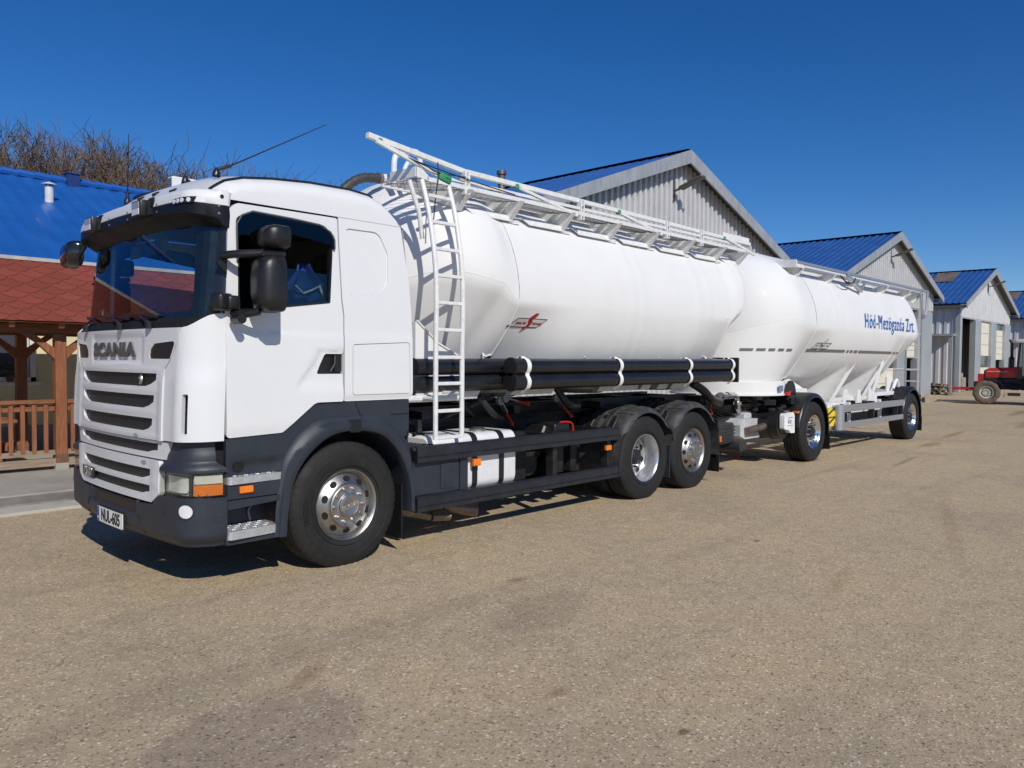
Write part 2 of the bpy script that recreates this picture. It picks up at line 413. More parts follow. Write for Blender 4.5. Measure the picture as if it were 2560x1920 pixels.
def corr_wall(mb, x0, x1, ztop, zbot, y, pitch=.2, d=.03, axis='x', sgn=-1):
    """trapezoid sheet along x (or y); depth towards sgn"""
    xs = []; x = x0
    prof = [(0, 0), (.42, 0), (.50, 1), (.92, 1)]
    while x < x1:
        for f, h in prof:
            q = x+f*pitch
            if q < x1: xs.append((q, h))
        x += pitch
    xs.append((x1, 0)); vs = []
    for q, h in xs:
        for zz in (zbot(q), ztop(q)):
            vs.append((q, y+sgn*d*h, zz) if axis == 'x' else (y+sgn*d*h, q, zz))
    mb.add(vs, [(2*i, 2*i+2, 2*i+3, 2*i+1) for i in range(len(xs)-1)])

def shed(cx, label, kind, rear=38):
    root = thing('machine_shed', label, 'shed', (cx, 5.45, 0), 'grey sheds with blue roofs in a row')
    HW, ZA, ZE = 7.05, 7.72, 5.16; yf = 5.0; yw = 5.45; yb = yw+rear; wl = 6.6
    zr = lambda x: ZA-(ZA-ZE)*abs(x-cx)/HW
    r = MB()
    for sg in (-1, 1):
        ns = int((yb-yf)/.33); pts = []
        for i in range(ns):
            for f, h in ((0, 0), (.12, 1), (.28, 1), (.4, 0)): pts.append((yf+(i+f)*.33, h))
        pts.append((yb, 0)); vs = []
        for y, h in pts:
            for k in (0, 1):
                vs.append((cx+sg*HW*k, y, lerp(ZA, ZE, k)+.045*h+.02))
        r.add(vs, [(2*i, 2*i+1, 2*i+3, 2*i+2) for i in range(len(pts)-1)])
        r.bar((cx, yf, ZA+.055), (cx, yb, ZA+.055), .3, .05)
    rf = r.out('roof', BLUEB, root, ang=20)
    f = MB()
    for sg in (-1, 1):
        f.add([(cx, yf-.02, ZA+.08), (cx+sg*(HW+.05), yf-.02, ZE+.06), (cx+sg*(HW+.05), yf-.02, ZE-.24), (cx, yf-.02, ZA-.30),
               (cx, yf+.03, ZA+.08), (cx+sg*(HW+.05), yf+.03, ZE+.06), (cx+sg*(HW+.05), yf+.03, ZE-.24), (cx, yf+.03, ZA-.30)],
              [(0, 1, 2, 3), (7, 6, 5, 4), (0, 4, 5, 1), (1, 5, 6, 2), (2, 6, 7, 3)])
        for k in (.22, .5, .78):
            q = cx+sg*HW*k; f.bb((q-.012, yf-.028, zr(q)-.30), (q+.012, yf-.019, zr(q)+.07))
    f.out('fascia', FASCIA, rf, ang=20)
    s = MB()
    for sg in (-1, 1):
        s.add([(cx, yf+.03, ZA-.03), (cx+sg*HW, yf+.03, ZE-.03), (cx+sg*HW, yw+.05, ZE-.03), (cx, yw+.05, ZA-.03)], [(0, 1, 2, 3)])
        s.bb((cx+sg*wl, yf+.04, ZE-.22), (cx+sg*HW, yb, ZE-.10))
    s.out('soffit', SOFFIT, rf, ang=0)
    ZH = 4.45
    w = MB(); corr_wall(w, cx-wl, cx+wl, lambda x: zr(x)-.05, lambda x: ZH, yw, .26 if kind < 3 else .42, .10 if kind < 3 else .03)
    w.bb((cx-wl, yw+.01, ZH-.06), (cx+wl, yw+.14, ZH+.08))
    gw = w.out('gable_wall', CORR, root, ang=20)
    sw = MB()
    for sg in (-1, 1):
        corr_wall(sw, yw, yb, lambda y: ZE, lambda y: 0, cx+sg*wl, .42, .05, 'y', sg)
    sw.add([(cx-wl, yb, 0), (cx+wl, yb, 0), (cx+wl, yb, ZE), (cx, yb, ZA), (cx-wl, yb, ZE)], [(0, 1, 2, 3, 4)])
    sw.out('side_wall', CORR, root, ang=20)
    if kind == 1:                                     # front closed by sheet down to the ground
        c = MB(); corr_wall(c, cx-wl, cx+wl, lambda x: ZH-.07, lambda x: 0, yw, .26, .10); c.out('front_wall', CORR, root, ang=20)
    else:
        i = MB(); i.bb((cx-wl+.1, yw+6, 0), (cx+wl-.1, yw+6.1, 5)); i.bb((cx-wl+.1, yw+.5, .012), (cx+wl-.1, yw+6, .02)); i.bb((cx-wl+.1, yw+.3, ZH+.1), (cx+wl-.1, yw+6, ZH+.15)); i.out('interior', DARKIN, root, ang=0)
        cols = [(-6.6, -6.25), (-3.1, -1.75), (1.05, 2.3), (4.25 if kind == 2 else 5.0, 6.6)]
        for a, bb_ in cols:
            c = MB(); c.bb((cx+a, yw-.06, 0), (cx+bb_, yw+.30, ZH-.065), .02); c.out('pillar', PILLAR, root, ang=20)
        for a, bb_, zb in ((-1.74, 1.04, 0.0), (2.31, 4.24 if kind == 2 else 4.99, 1.95)):
            d = MB(); zt = ZH-.08; zs = [zb+(zt-zb)*k/6 for k in range(7)]; wk = 2 if zb == 0 else 5
            for k in range(6):
                if k == wk: continue
                d.bb((cx+a, yw+.12, zs[k]+.008), (cx+bb_, yw+.18, zs[k+1]-.008), .006)
            do = d.out('sectional_door', CREAM, root, ang=20)
            g = MB(); g.bb((cx+a+.02, yw+.14, zs[wk]+.01), (cx+bb_-.02, yw+.17, zs[wk+1]-.01)); g.out('door_window', PANE, do, ang=0)
    # lamp on a bracket
    l = MB(); l.bb((cx-.36, yw-.1, 6.35), (cx-.24, yw, 6.95)); l.tube([(cx-.3, yw-.08, 6.62), (cx-.3, yw-.35, 6.68), (cx-.26, yw-.5, 6.8)], .035, 8)
    l.bar((cx-.3, yw-.3, 6.66), (cx-.22, yw-1.0, 6.93), .30, .08, bev=.02); l.out('flood_lamp', mat('dark_lamp_body', (.09, .085, .08), .5), root)
    if kind >= 3:
        c = MB(); c.bb((cx-wl-.75, yw+.15, 3.30), (cx-wl-.06, yw+9, 3.42)); c.out('side_canopy', FASCIA, root, ang=0)
        c = MB(); c.bb((cx-wl-.12, yw-.05, 0), (cx-wl+.12, yw+.2, ZE-.3)); c.bb((cx-wl-.7, yw+.2, 0), (cx-wl-.55, yw+.4, 3.3)); c.out('corner_post', PILLAR, root, ang=0)
        v = MB(); v.add([(cx-.3, yf+2.0, zr(cx-.3)+.09), (cx-2.5, yf+1.9, zr(cx-2.5)+.09), (cx-2.5, yf+3.1, zr(cx-2.5)+.09), (cx-.3, yf+3.3, zr(cx-.3)+.09)], [(0, 1, 2, 3)]); v.out('rusty_roof_sheet', mat('rusty_sheet', (.16, .125, .10), .7, var=.35, scale=1.5), rf, ang=0)
    return root, rf
s1, rf1 = shed(17.46, 'nearest grey shed, its gable rising right behind the white tanks', 1)
s2, _ = shed(36.25, 'grey shed beyond the rear of the tank trailer, a smooth pillar on its right corner', 2)
s3, _ = shed(55.1, 'grey shed behind the red tractor with cream sectional doors under its gable', 3)
s4, _ = shed(74.2, 'farthest grey shed, cut off by the right edge of the photo', 4)
p = MB(); p.lathe([(.001, 7.58), (.15, 7.58), (.15, 7.47), (.11, 7.45), (.11, 6.6), (.001, 6.6)], (15.0, 10.2, 0), 'z', 16); p.out('flue_pipe', RUST, rf1)

b = MB(); corr_wall(b, 8.5, 10.75, lambda x: 2.1, lambda x: .05, 5.75, .2, .05); b.bb((8.5, 5.76, 2.02), (10.75, 5.80, 2.12)); b.bb((8.5, 5.76, 0), (8.58, 5.84, 2.1))
tag(b.out('sheet_fence', CORR, ang=20), 'corrugated grey sheet fence glimpsed under the truck tank, left of the nearest shed', 'fence')
# ---------------------------------------------------------------- blue roofed house
hs = thing('house', 'low pale yellow house with a bright blue sheet roof behind the timber pavilion', 'house', (-4, 9, 0))
EY, EZ, RY, RZ = 8.5, 3.42, 13.5, 5.80; HX0, HX1 = -22, 8.2
r = MB(); sl = (RZ-EZ)/(RY-EY)
for sg in (1, -1):
    vs = []; nx = int((HX1-HX0)/.05)
    for i in range(nx+1):
        x = HX0+i*.05; w = .017*max(-.25, math.cos(2*math.pi*x/.33))
        for k in range(8):
            t = k/7; y = lerp(EY, RY, t); st = -.012*((t*9) % 1)
            vs.append((x, y if sg > 0 else 2*RY-y, lerp(EZ, RZ, t)+w+st))
    r.add(vs, [(i*8+k, (i+1)*8+k, (i+1)*8+k+1, i*8+k+1) for i in range(nx) for k in range(7)])
hroof = r.out('roof', BLUEA, hs, ang=60)
r = MB(); pts = [(HX0+i*.33, RY, RZ+.06) for i in range(int((HX1-HX0)/.33)+1)]
for a, c in zip(pts, pts[1:]):
    r.tube([V(a)+V((.0, 0, .012)), V(c)+V((.0, 0, -.012))], .09, 8)
r.out('ridge_cap', BLUEA, hroof)
r = MB(); r.bb((3.72, 13.3, 5.62), (3.98, 13.6, 6.0)); r.bb((3.69, 13.27, 6.0), (4.01, 13.63, 6.025)); r.out('roof_cowl', bluemat('dark_blue_sheet', (.010, .03, .14)), hroof, ang=0)
r = MB(); r.lathe([(.001, 5.46), (.055, 5.44), (.15, 5.40), (.15, 5.39), (.05, 5.39)], (2.94, 11.9, 0), 'z', 16); r.lathe([(.085, 5.34), (.085, 4.95)], (2.94, 11.9, 0), 'z', 16)
for k in range(3): r.tube([(2.94+.07*math.cos(k*2.1), 11.9+.07*math.sin(k*2.1), 5.3), (2.94+.07*math.cos(k*2.1), 11.9+.07*math.sin(k*2.1), 5.4)], .012, 6)
r.out('vent_pipe', mat('white_vent', (.62, .62, .62), .5, var=.1), hroof)
r = MB(); r.tube([(HX0, EY-.06, EZ-.1), (HX1, EY-.06, EZ-.1)], .065, 10); r.bb((HX0, EY, EZ-.2), (HX1, EY+.03, EZ-.05)); r.out('gutter', mat('white_gutter', (.66, .67, .64), .5, var=.08, dirt=(.4, .4, .36), dirtamt=.4), hroof)
w = MB(); w.bb((HX0+.2, 9.0, .5), (HX1-.4, 9.3, EZ)); w.prism([(9.0, .0), (18, 0), (18, EZ), (RY, RZ-.05), (9.0, EZ)], 'yz', HX1-.4, HX1-.7); w.bb((HX0+.2, EY+.05, EZ-.12), (HX1-.4, 9.1, EZ-.06)); w.out('wall', WALLY, hs, ang=0)
w = MB(); w.bb((HX0+.2, 8.97, 0), (HX1-.35, 9.32, .5)); w.out('plinth', PLINTH, hs, ang=0)
for cx in (1.25, -1.9, -5, -8.2, 5.1):
    f = MB(); x0, x1, z0, z1 = cx-.62, cx+.62, 1.28, 2.62
    for a, b_ in (((x0, z0), (x1, z0+.09)), ((x0, z1-.09), (x1, z1)), ((x0, z0), (x0+.09, z1)), ((x1-.09, z0), (x1, z1)), ((cx-.05, z0), (cx+.05, z1))):
        f.bb((a[0], 8.93, a[1]), (b_[0], 9.0, b_[1]), .006)
    f.bb((x0-.06, 8.88, z0-.06), (x1+.06, 9.0, z0-.002))
    fo = f.out('window', WFRAME, hs, ang=20)
    g = MB(); g.bb((x0+.05, 8.985, z0+.05), (x1-.05, 8.997, z1-.05)); g.out('pane', PANE, fo, ang=0)
    c = MB()
    for u0, u1 in ((x0+.1, x0+.32), (x1-.32, x1-.1)):
        c.grid(lambda a, q: (lerp(u0, u1, a), 8.975+.006*math.sin(a*22), lerp(z0+.1, z1-.1, q)), 24, 1)
    c.out('curtain', CURTAIN, fo, ang=60)
LEAFG = mat('house_plant_leaf', (.03, .085, .02), .6, var=.4, scale=20)
pl = thing('potted_plant', 'green potted plant on the sill of the window behind the pavilion', 'plant', (1.45, 8.9, 1.3))
b = MB(); b.lathe([(.05, 1.285), (.075, 1.41), (.08, 1.41), (.001, 1.40)], (1.45, 8.86, 0), 'z', 14); b.out('pot', mat('brown_pot', (.10, .05, .03), .6), pl)
b = MB(); rnd = random.Random(3)
for k in range(70):
    a = rnd.uniform(0, 6.28); r0 = rnd.uniform(.02, .19); z = 1.42+rnd.uniform(0, .2)*(1.1-r0*3); c = V((1.45+r0*math.cos(a), 8.86+.45*r0*math.sin(a), z)); d = V((math.cos(a), .5*math.sin(a), rnd.uniform(-.5, .6))).normalized()*.06; s_ = V((-math.sin(a), math.cos(a), .3))*.025
    b.add([c, c+d*.5+s_, c+d, c+d*.5-s_], [(0, 1, 2, 3)])
b.out('foliage', LEAFG, pl, ang=0)

# ---------------------------------------------------------------- air conditioner at the ridge
ac = thing('air_conditioner', 'white air conditioner unit showing just above the cab roof', 'air conditioner', (6.1, 13.4, 5.9))
b = MB(); b.bb((6.1, 13.2, 6.02), (6.74, 13.5, 6.345), .02); b.out('case', WFRAME, ac, ang=20)
b = MB(); b.lathe([(.135, 13.185), (.15, 13.19), (.15, 13.2)], (6.47, 0, 6.18), 'y', 24); b.lathe([(.001, 13.19), (.135, 13.19)], (6.47, 0, 6.18), 'y', 24); b.out('fan_grille', BLACK, ac)
b = MB()
for k in range(6): b.bb((6.092, 13.25, 6.05+k*.046), (6.102, 13.47, 6.07+k*.046))
b.out('side_louvre', BLACK, ac, ang=0)
b = MB()
for x in (6.16, 6.66): b.bb((x, 13.2, 5.6), (x+.05, 13.5, 6.02))
b.out('bracket', STEEL, ac, ang=0)

# ---------------------------------------------------------------- timber pavilion
def shingles():
    m, nt, p = newmat('red_scale_shingles'); L = nt.links.new; co = coord(nt, 'UV')
    sx = N(nt, 'SeparateXYZ'); L(co, sx.inputs[0]); w, h = .36, .15
    v = math_(nt, 'DIVIDE', sx.outputs[1], h); u = math_(nt, 'DIVIDE', sx.outputs[0], w)
    def layer(off):
        vv = math_(nt, 'ADD', v, off); row = math_(nt, 'FLOOR', vv); fv = math_(nt, 'FRACT', vv)
        uu = math_(nt, 'ADD', u, math_(nt, 'MULTIPLY', math_(nt, 'MODULO', math_(nt, 'ABSOLUTE', row), 2.0), .5))
        fu = math_(nt, 'ABSOLUTE', math_(nt, 'SUBTRACT', math_(nt, 'FRACT', uu), .5)); return row, fv, uu, fu
    row, fv, uu, fu = layer(0)
    # scale outline: rounded tip hanging into the row below
    arc = math_(nt, 'MULTIPLY', math_(nt, 'POWER', math_(nt, 'MULTIPLY', fu, 2.0), 2.6), .85)
    d = math_(nt, 'SUBTRACT', fv, arc); inside = math_(nt, 'GREATER_THAN', d, 0.0)
    row2 = math_(nt, 'SUBTRACT', row, math_(nt, 'SUBTRACT', 1.0, inside))
    uu2 = math_(nt, 'ADD', u, math_(nt, 'MULTIPLY', math_(nt, 'MODULO', math_(nt, 'ABSOLUTE', row2), 2.0), .5))
    cx = N(nt, 'CombineXYZ'); L(math_(nt, 'FLOOR', uu2), cx.inputs[0]); L(row2, cx.inputs[1])
    wn = N(nt, 'TexWhiteNoise'); L(cx.outputs[0], wn.inputs['Vector'])
    col = ramp(nt, [(0, (.165, .030, .017)), (.5, (.21, .039, .022)), (1, (.255, .052, .029))], wn.outputs['Value']).outputs[0]
    n = N(nt, 'TexNoise', Scale=60.0, Detail=4.0); L(co, n.inputs['Vector'])
    col = mixc(nt, .5, col, ramp(nt, [(.3, (.12, .022, .013)), (.7, (.29, .066, .038))], n.outputs['Fac']).outputs[0])
    line = ramp(nt, [(0, 1.0), (.13, 0.0)], math_(nt, 'ABSOLUTE', d)).outputs[0]
    L(mixc(nt, math_(nt, 'MULTIPLY', line, .8), col, (.035, .008, .006)), p.inputs['Base Color']); p.inputs['Roughness'].default_value = .9
    b = N(nt, 'Bump', Strength=.6, Distance=.01); L(inside, b.inputs['Height']); L(b.outputs[0], p.inputs['Normal'])
    return m
pv = thing('pavilion', 'brown timber pavilion with red scale shingle roof and slatted railing, left of the truck', 'pavilion', (1.4, 6, .07))
PX0, PX1 = -9.4, 6.2
b = MB(); b.bb((0, 0, 0), (1, 1, 1)); b.bm.free()
me = bpy.data.meshes.new('roof'); q = [((PX0, 5.60, 2.24), (PX1, 5.60, 2.24), (PX1, 7.02, 3.24), (PX0, 7.02, 3.24)), ((PX0, 8.44, 2.24), (PX1, 8.44, 2.24), (PX1, 7.02, 3.24), (PX0, 7.02, 3.24))]
vs = [v for f in q for v in f]; me.from_pydata(vs, [], [(0, 1, 2, 3), (7, 6, 5, 4)]); uvl = me.uv_layers.new(name='UVMap')
for lp in me.loops:
    v = vs[lp.vertex_index]; uvl.data[lp.index].uv = (v[0]+20, abs(v[1]-7.02)*-1.223+10)
me.materials.append(shingles()); proof = put('roof', me, pv)
b = MB(); b.bb((PX0, 6.97, 3.22), (PX1, 7.07, 3.275)); b.out('ridge_strip', mat('pale_ridge_strip', (.46, .44, .41), .7, var=.2), proof, ang=0)
b = MB()
for y0, y1 in ((5.62, 7.0), (8.42, 7.04)):
    b.add([(PX0, y0, 2.215), (PX1, y0, 2.215), (PX1, y1, 3.2), (PX0, y1, 3.2)], [(0, 1, 2, 3)])
b.out('roof_boarding', WOODH, proof, ang=0)
b = MB()
x = PX0+.2
while x < PX1:
    for y0, y1 in ((5.66, 6.98), (8.38, 7.06)): b.bar((x, y0, 2.19), (x, y1, 3.11), .07, .12)
    x += .62
b.out('rafters', WOODH, proof, ang=0)
b = MB(); b.bb((PX0, 5.93, 2.08), (PX1, 6.07, 2.2)); b.bb((PX0, 7.93, 2.08), (PX1, 8.07, 2.2)); b.out('beam', WOODH, pv, ang=0)
posts = [-7.6, -4.6, -1.6, 1.4, 4.4]
for x in posts:
    for y in (6.0, 8.0):
        b = MB(); b.bb((x-.075, y-.075, .2), (x+.075, y+.075, 2.079), .008); po = b.out('post', WOOD, pv, ang=20)
        b = MB(); b.bb((x-.08, y-.085, .17), (x+.08, y+.085, .3)); b.out('post_shoe', mat('rusty_shoe', (.17, .085, .05), .7, var=.3), po, ang=0)
        b = MB(); b.bb((x-.09, y-.09, .0), (x+.09, y+.09, .17), .01); b.out('footing', CONC, po, ang=0)
        for sg in (-1, 1):
            b = MB(); b.prism([(x+sg*.075, 1.70), (x+sg*.075, 1.86), (x+sg*.36, 2.078), (x+sg*.50, 2.078), (x+sg*.3, 1.93)], 'xz', y-.045, y+.045); b.out('brace', WOOD, po, ang=0)
for xa, xb in zip([PX0+.1]+posts, posts+[PX1-.1]):
    x0, x1 = xa+.08, xb-.08
    b = MB(); b.bb((x0, 5.93, 1.05), (x1, 6.07, 1.105), .006); b.bb((x0, 5.99, .94), (x1, 6.03, 1.02)); ro = b.out('railing', WOODH, pv, ang=20)
    b = MB(); b.bb((x0, 5.96, .29), (x1, 6.04, .36)); b.out('bottom_rail', WEATH, ro, ang=0)
    b = MB(); b.bb((x0, 5.94, .13), (x1, 6.06, .24)); b.out('floor_beam', WEATH, ro, ang=0)
    n = int((x1-x0)/.147); near = xb > -1.7; bs = MB()
    for k in range(n):
        xx = x0+.07+k*.147+random.uniform(-.006, .006); b = MB() if near else bs
        b.bb((xx-.028, 5.955, .33), (xx+.028, 5.98, 1.045))
        if near: b.out('slat', WOOD, ro, ang=0)
    if not near: o = bs.out('slats', WOOD, ro, ang=0); o['kind'] = 'stuff'
def pic_table(x):
    t = thing('picnic_table', 'orange brown timber table with benches under the pavilion roof' if x > 0 else 'timber table with benches at the far left end of the pavilion', 'table', (x, 7, .07), 'pavilion tables')
    b = MB()
    for k in range(6): b.bb((x-1.0, 6.62+k*.13, .74), (x+1.0, 6.74+k*.13, .785))
    b.out('table_top', WOODH, t, ang=0)
    for y in (6.22, 7.56):
        b = MB(); b.bb((x-1.0, y, .44), (x+1.0, y+.26, .485)); b.out('bench', WOODH, t, ang=0)
    for s_ in (-.75, .75):
        b = MB(); b.bar((x+s_, 6.3, .08), (x+s_, 6.8, .74), .09, .045); b.bar((x+s_, 7.7, .08), (x+s_, 7.25, .74), .09, .045); b.bb((x+s_-.02, 6.2, .37), (x+s_+.02, 7.82, .44)); b.out('leg', WOOD, t, ang=0)
pic_table(.0); pic_table(-6)

# ---------------------------------------------------------------- bare trees
BARK = mat('winter_bark', (.115, .085, .06), .9, var=.4, scale=3, bump=.3, bscale=20)
TWIG = mat('winter_twigs', (.13, .09, .058), .9, var=.45, scale=1.5)
def tree_mesh(seed, h, spread, twigs):
    rn = random.Random(seed); tk = MB(); tw = MB()
    def grow(p, d, L, r, lev):
        n = 4; pts = [p]; rs = [r]; q = p.copy()
        for i in range(n):
            g = .13 if r > .05 else .22; d = (d+V((rn.gauss(0, g), rn.gauss(0, g), rn.gauss(.05, .12)))).normalized(); q = q+d*L/n; pts.append(q.copy()); rs.append(r*(1-.13*(i+1)))
        big = r > .03
        (tk if big else tw).tube(pts, rs, 6 if big else 3, big)
        if lev == 0: return
        k = rn.randint(3, 4) if lev > 1 else twigs
        for j in range(k):
            t = rn.uniform(.35, 1) if j else 1
            i = min(n, max(1, round(t*n))); a = rn.uniform(0, 6.28); b = rn.uniform(.35, .95)*spread
            pr = d.orthogonal().normalized(); pr = Matrix.Rotation(a, 3, d) @ pr
            dd = (d*math.cos(b)+pr*math.sin(b)+V((0, 0, .12))).normalized()
            grow(pts[i], dd, L*rn.uniform(.52, .78), max(.0085, rs[i]*rn.uniform(.45, .68)), lev-1)
    grow(V((0, 0, 0)), V((rn.gauss(0, .06), rn.gauss(0, .06), 1)), h*.33, h*.017, 5)
    return tk.out('trunk', BARK, data_only=True), tw.out('twigs', TWIG, data_only=True)
kinds = [tree_mesh(11, 8.4, .85, 5), tree_mesh(5, 8.0, 1.0, 5), tree_mesh(23, 9.2, .62, 5), tree_mesh(42, 7.0, 1.1, 5)]
for pair in kinds:      # every kind is made ten metres tall
    k = 10/max(v.co.z for me in pair for v in me.vertices)
    for me in pair:
        for v in me.vertices: v.co *= k
TR = [(3.6, 23.5, 0, .98, 'bare winter tree cut by the left edge of the photo, leftmost of its row'), (5.6, 25, 1, 1.0, 'bare spreading tree just right of the leftmost tree behind the blue roof'),
      (6.6, 24, 3, .98, 'bare bushy tree above the white vent pipe of the blue roof'), (7.5, 25.6, 1, 1.0, 'bare tree between the vent pipe and the dark blue roof cowl'),
      (8.1, 24.6, 3, 1.02, 'dense dark bare tree right above the dark blue roof cowl'), (9.0, 25.6, 2, 1.12, 'slender bare tree with the tallest upright shoots, left of the thin mast'),
      (9.6, 24.6, 0, 1.02, 'pale upright bare tree where the blue roof meets the cab roof'), (10.3, 25.6, 1, .99, 'low bare tree left of the air conditioner unit'),
      (11.2, 25, 3, .98, 'low bushy bare tree behind the air conditioner unit'), (12.2, 25.8, 0, 1.0, 'bare tree top beside the small roof aerial of the cab'),
      (13.2, 25.2, 1, 1.02, 'bare tree top behind the base of the long whip aerial'), (15.2, 26, 2, 1.0, 'bare twig tops just above the middle of the cab roof'), (18.2, 26, 0, 1.04, 'bare twig tops above the rear of the cab roof, by the ribbed hose'),
      (6.2, 28, 2, 1.1, 'thin bare tree behind the bushy tree above the vent pipe'), (104, 36, 1, 1.72, 'dark twig tips peeping over the right slope of the nearest shed')]
for i, (x, y, k, s_, lab) in enumerate(TR):
    t = thing('bare_tree', lab, 'tree', (x, y, 0), 'bare trees behind the buildings'); t.scale = (s_, s_, s_); t.rotation_euler.z = i*1.7
    for nm, me in zip(('trunk', 'twigs'), kinds[k]):
        o = bpy.data.objects.new(nm, me); COL.objects.link(o); o.parent = t
# thicket low between the trunks
b = MB(); rn = random.Random(9)
for k in range(6000):
    p = V((rn.uniform(2, 22), rn.uniform(22, 28), 2.5)); L = rn.uniform(4, 12); d = V((rn.gauss(0, .28), rn.gauss(0, .28), 1)).normalized()
    p.z = rn.uniform(3.8, 8.4); L = rn.uniform(.8, 2.0); pts = [p]
    for i in range(5):
        d = (d+V((rn.gauss(0, .30), rn.gauss(0, .30), rn.gauss(0, .2)))).normalized(); pts.append(pts[-1]+d*L/5)
    b.tube(pts, [.014, .013, .011, .010, .008, .006], 3, False)
o = b.out('thicket', TWIG, ang=0, recalc=False); tag(o, 'brown tangle of bare undergrowth below the trees behind the blue roof', 'undergrowth'); o['kind'] = 'stuff'

# ---------------------------------------------------------------- red tractor
tr = thing('tractor', 'red farm tractor with muddy front wheel and tall exhaust at the right edge', 'tractor', (35.9, 1.33, 0)); tr.rotation_euler.z = rad(11)
TRED = mat('red_tractor_paint', (.42, .018, .016), .35, coat=.3, var=.12, dirt=(.2, .06, .04), dirtamt=.4)
MUD = mat('muddy_tyre', (.13, .10, .07), .9, var=.35, scale=5, bump=.6, bscale=12)
TRIM = mat('grey_wheel_disc', (.46, .45, .40), .5, var=.12, scale=6, dirt=(.25, .2, .14), dirtamt=.5)
def tput(mb, name, m, par=tr, **k):
    o = mb.out(name, m, None, **k); o.parent = par; return o
def twheel(x, y, r, w, rr):
    b = MB(); pr = [(rr, -w*.42), (rr*1.1, -w*.5), (r*.8, -w*.54), (r*.94, -w*.48), (r, -w*.38), (r, w*.38), (r*.94, w*.48), (r*.8, w*.54), (rr*1.1, w*.5), (rr, w*.42)]
    b.lathe(pr, (x, y, r), 'x', 60, lambda i, k: (.955 if (k % 5) in (0, 1) and i in (3, 4, 5, 6) else 1)); o = tput(b, 'wheel', MUD, ang=50)
    for v in o.data.vertices: v.co = (x+(v.co.x-x), v.co.y, v.co.z)
    s_ = -1 if x < 0 else 1
    b = MB(); b.lathe([(rr, s_*w*.42), (rr*.93, s_*w*.46), (rr*.88, s_*w*.36), (rr*.70, s_*w*.2), (rr*.62, s_*w*.3), (.3*rr, s_*w*.33), (.001, s_*w*.33)], (x, y, r), 'x', 40)
    for k in range(8): b.box((x+s_*w*.35, y+rr*.42*math.cos(k*.785), r+rr*.42*math.sin(k*.785)), (.04, .05, .05))
    tput(b, 'rim', TRIM, o)
twheel(-.82, 0, .51, .38, .27); twheel(.82, 0, .51, .38, .27); twheel(-.85, -2.25, .82, .46, .46); twheel(.85, -2.25, .82, .46, .46)
b = MB(); b.loft([[(x, y, z) for x, z in ((-.30, 1.12), (-.33, 1.42), (-.22, zt), (.22, zt), (.33, 1.42), (.30, 1.12))] for y, zt in ((.06, 1.47), (-.1, 1.53), (-.7, 1.56), (-1.25, 1.60))]); hood = tput(b, 'hood', TRED, ang=25)
b = MB(); b.bb((-.31, .04, .86), (.31, .12, 1.44), .03); tput(b, 'front_grille', BLACK, hood)
b = MB()
for sx in (-.338,): b.bb((sx, -.72, 1.36), (sx+.01, .0, 1.40))
tput(b, 'side_stripe', mat('beige_stripe', (.42, .34, .24), .5), hood, ang=0)
b = MB(); b.bb((-.28, -1.3, .62), (.28, .05, 1.12), .04); b.bb((-.33, -.9, .75), (.33, -.45, 1.05), .03); b.tube([(-.35, -.5, .95), (-.35, -1.2, .8)], .05, 8); b.bb((-.25, -2.5, .6), (.25, -1.2, 1.2), .05); tput(b, 'engine', CHASS)
b = MB(); b.bb((-.5, -.16, .44), (.5, .16, .66), .03); tput(b, 'front_axle', CHASS)
b = MB(); b.bb((-.3, .12, .58), (.3, .34, 1.28), .02); b.bb((-.14, .3, .72), (.14, .5, .95), .02); b.bb((-.35, .2, .58), (-.27, 1.25, .68), .01); b.bb((.27, .2, .58), (.35, 1.25, .68), .01); b.bb((-.36, 1.15, .56), (.36, 1.27, .70), .01); tput(b, 'front_linkage', TRED, ang=25)
b = MB(); b.lathe([(.001, 1.5), (.11, 1.52), (.11, 1.95), (.05, 2.04), (.045, 2.55), (.001, 2.55)], (-.15, -.86, 0), 'z', 16); b.tube([(-.15, -.86, 2.5), (-.15, -.84, 2.62), (-.15, -.78, 2.74)], .045, 12); tput(b, 'exhaust_stack', BLACK)
for sx in (-1, 1):
    b = MB(); b.loft([[(sx*(.62+u*.42), .62*math.cos(a)*1.02-.02, .51+.62*math.sin(a)+t) for u, t in ((0, 0), (1, 0), (1, -.03), (0, -.03))] for a in [rad(k) for k in range(80, 205, 10)]]); tput(b, 'front_mudguard', BLACK)
    b = MB(); b.loft([[(sx*(.6+u*.5), -2.25+.92*math.cos(a), .82+.92*math.sin(a)+t) for u, t in ((0, 0), (1, 0), (1, -.04), (0, -.04))] for a in [rad(k) for k in range(15, 165, 12)]]); tput(b, 'rear_mudguard', TRED)
b = MB()
for x in (-.72, .68):
    for y0, y1 in ((-1.06, -1.16), (-1.75, -1.78), (-2.6, -2.5)): b.bar((x+.02, y0, 1.15), (x+.02, y1, 2.6), .07, .07)
b.bb((-.72, -2.6, 1.1), (.72, -1.05, 1.2)); cabf = tput(b, 'cab_frame', BLACK, ang=0)
b = MB(); b.box((0, -1.85, 2.66), (1.56, 1.75, .16), None, .05, 2); tput(b, 'cab_roof', mat('pale_cab_roof', (.55, .56, .56), .5), cabf)
b = MB(); b.add([(-.72, -1.08, 1.2), (-.72, -2.55, 1.2), (-.72, -2.5, 2.58), (-.72, -1.15, 2.58)], [(0, 1, 2, 3)]); b.add([(-.7, -1.06, 1.2), (.7, -1.06, 1.2), (.7, -1.15, 2.58), (-.7, -1.15, 2.58)], [(0, 1, 2, 3)]); tput(b, 'cab_glass', SIDEGL, cabf, ang=0)
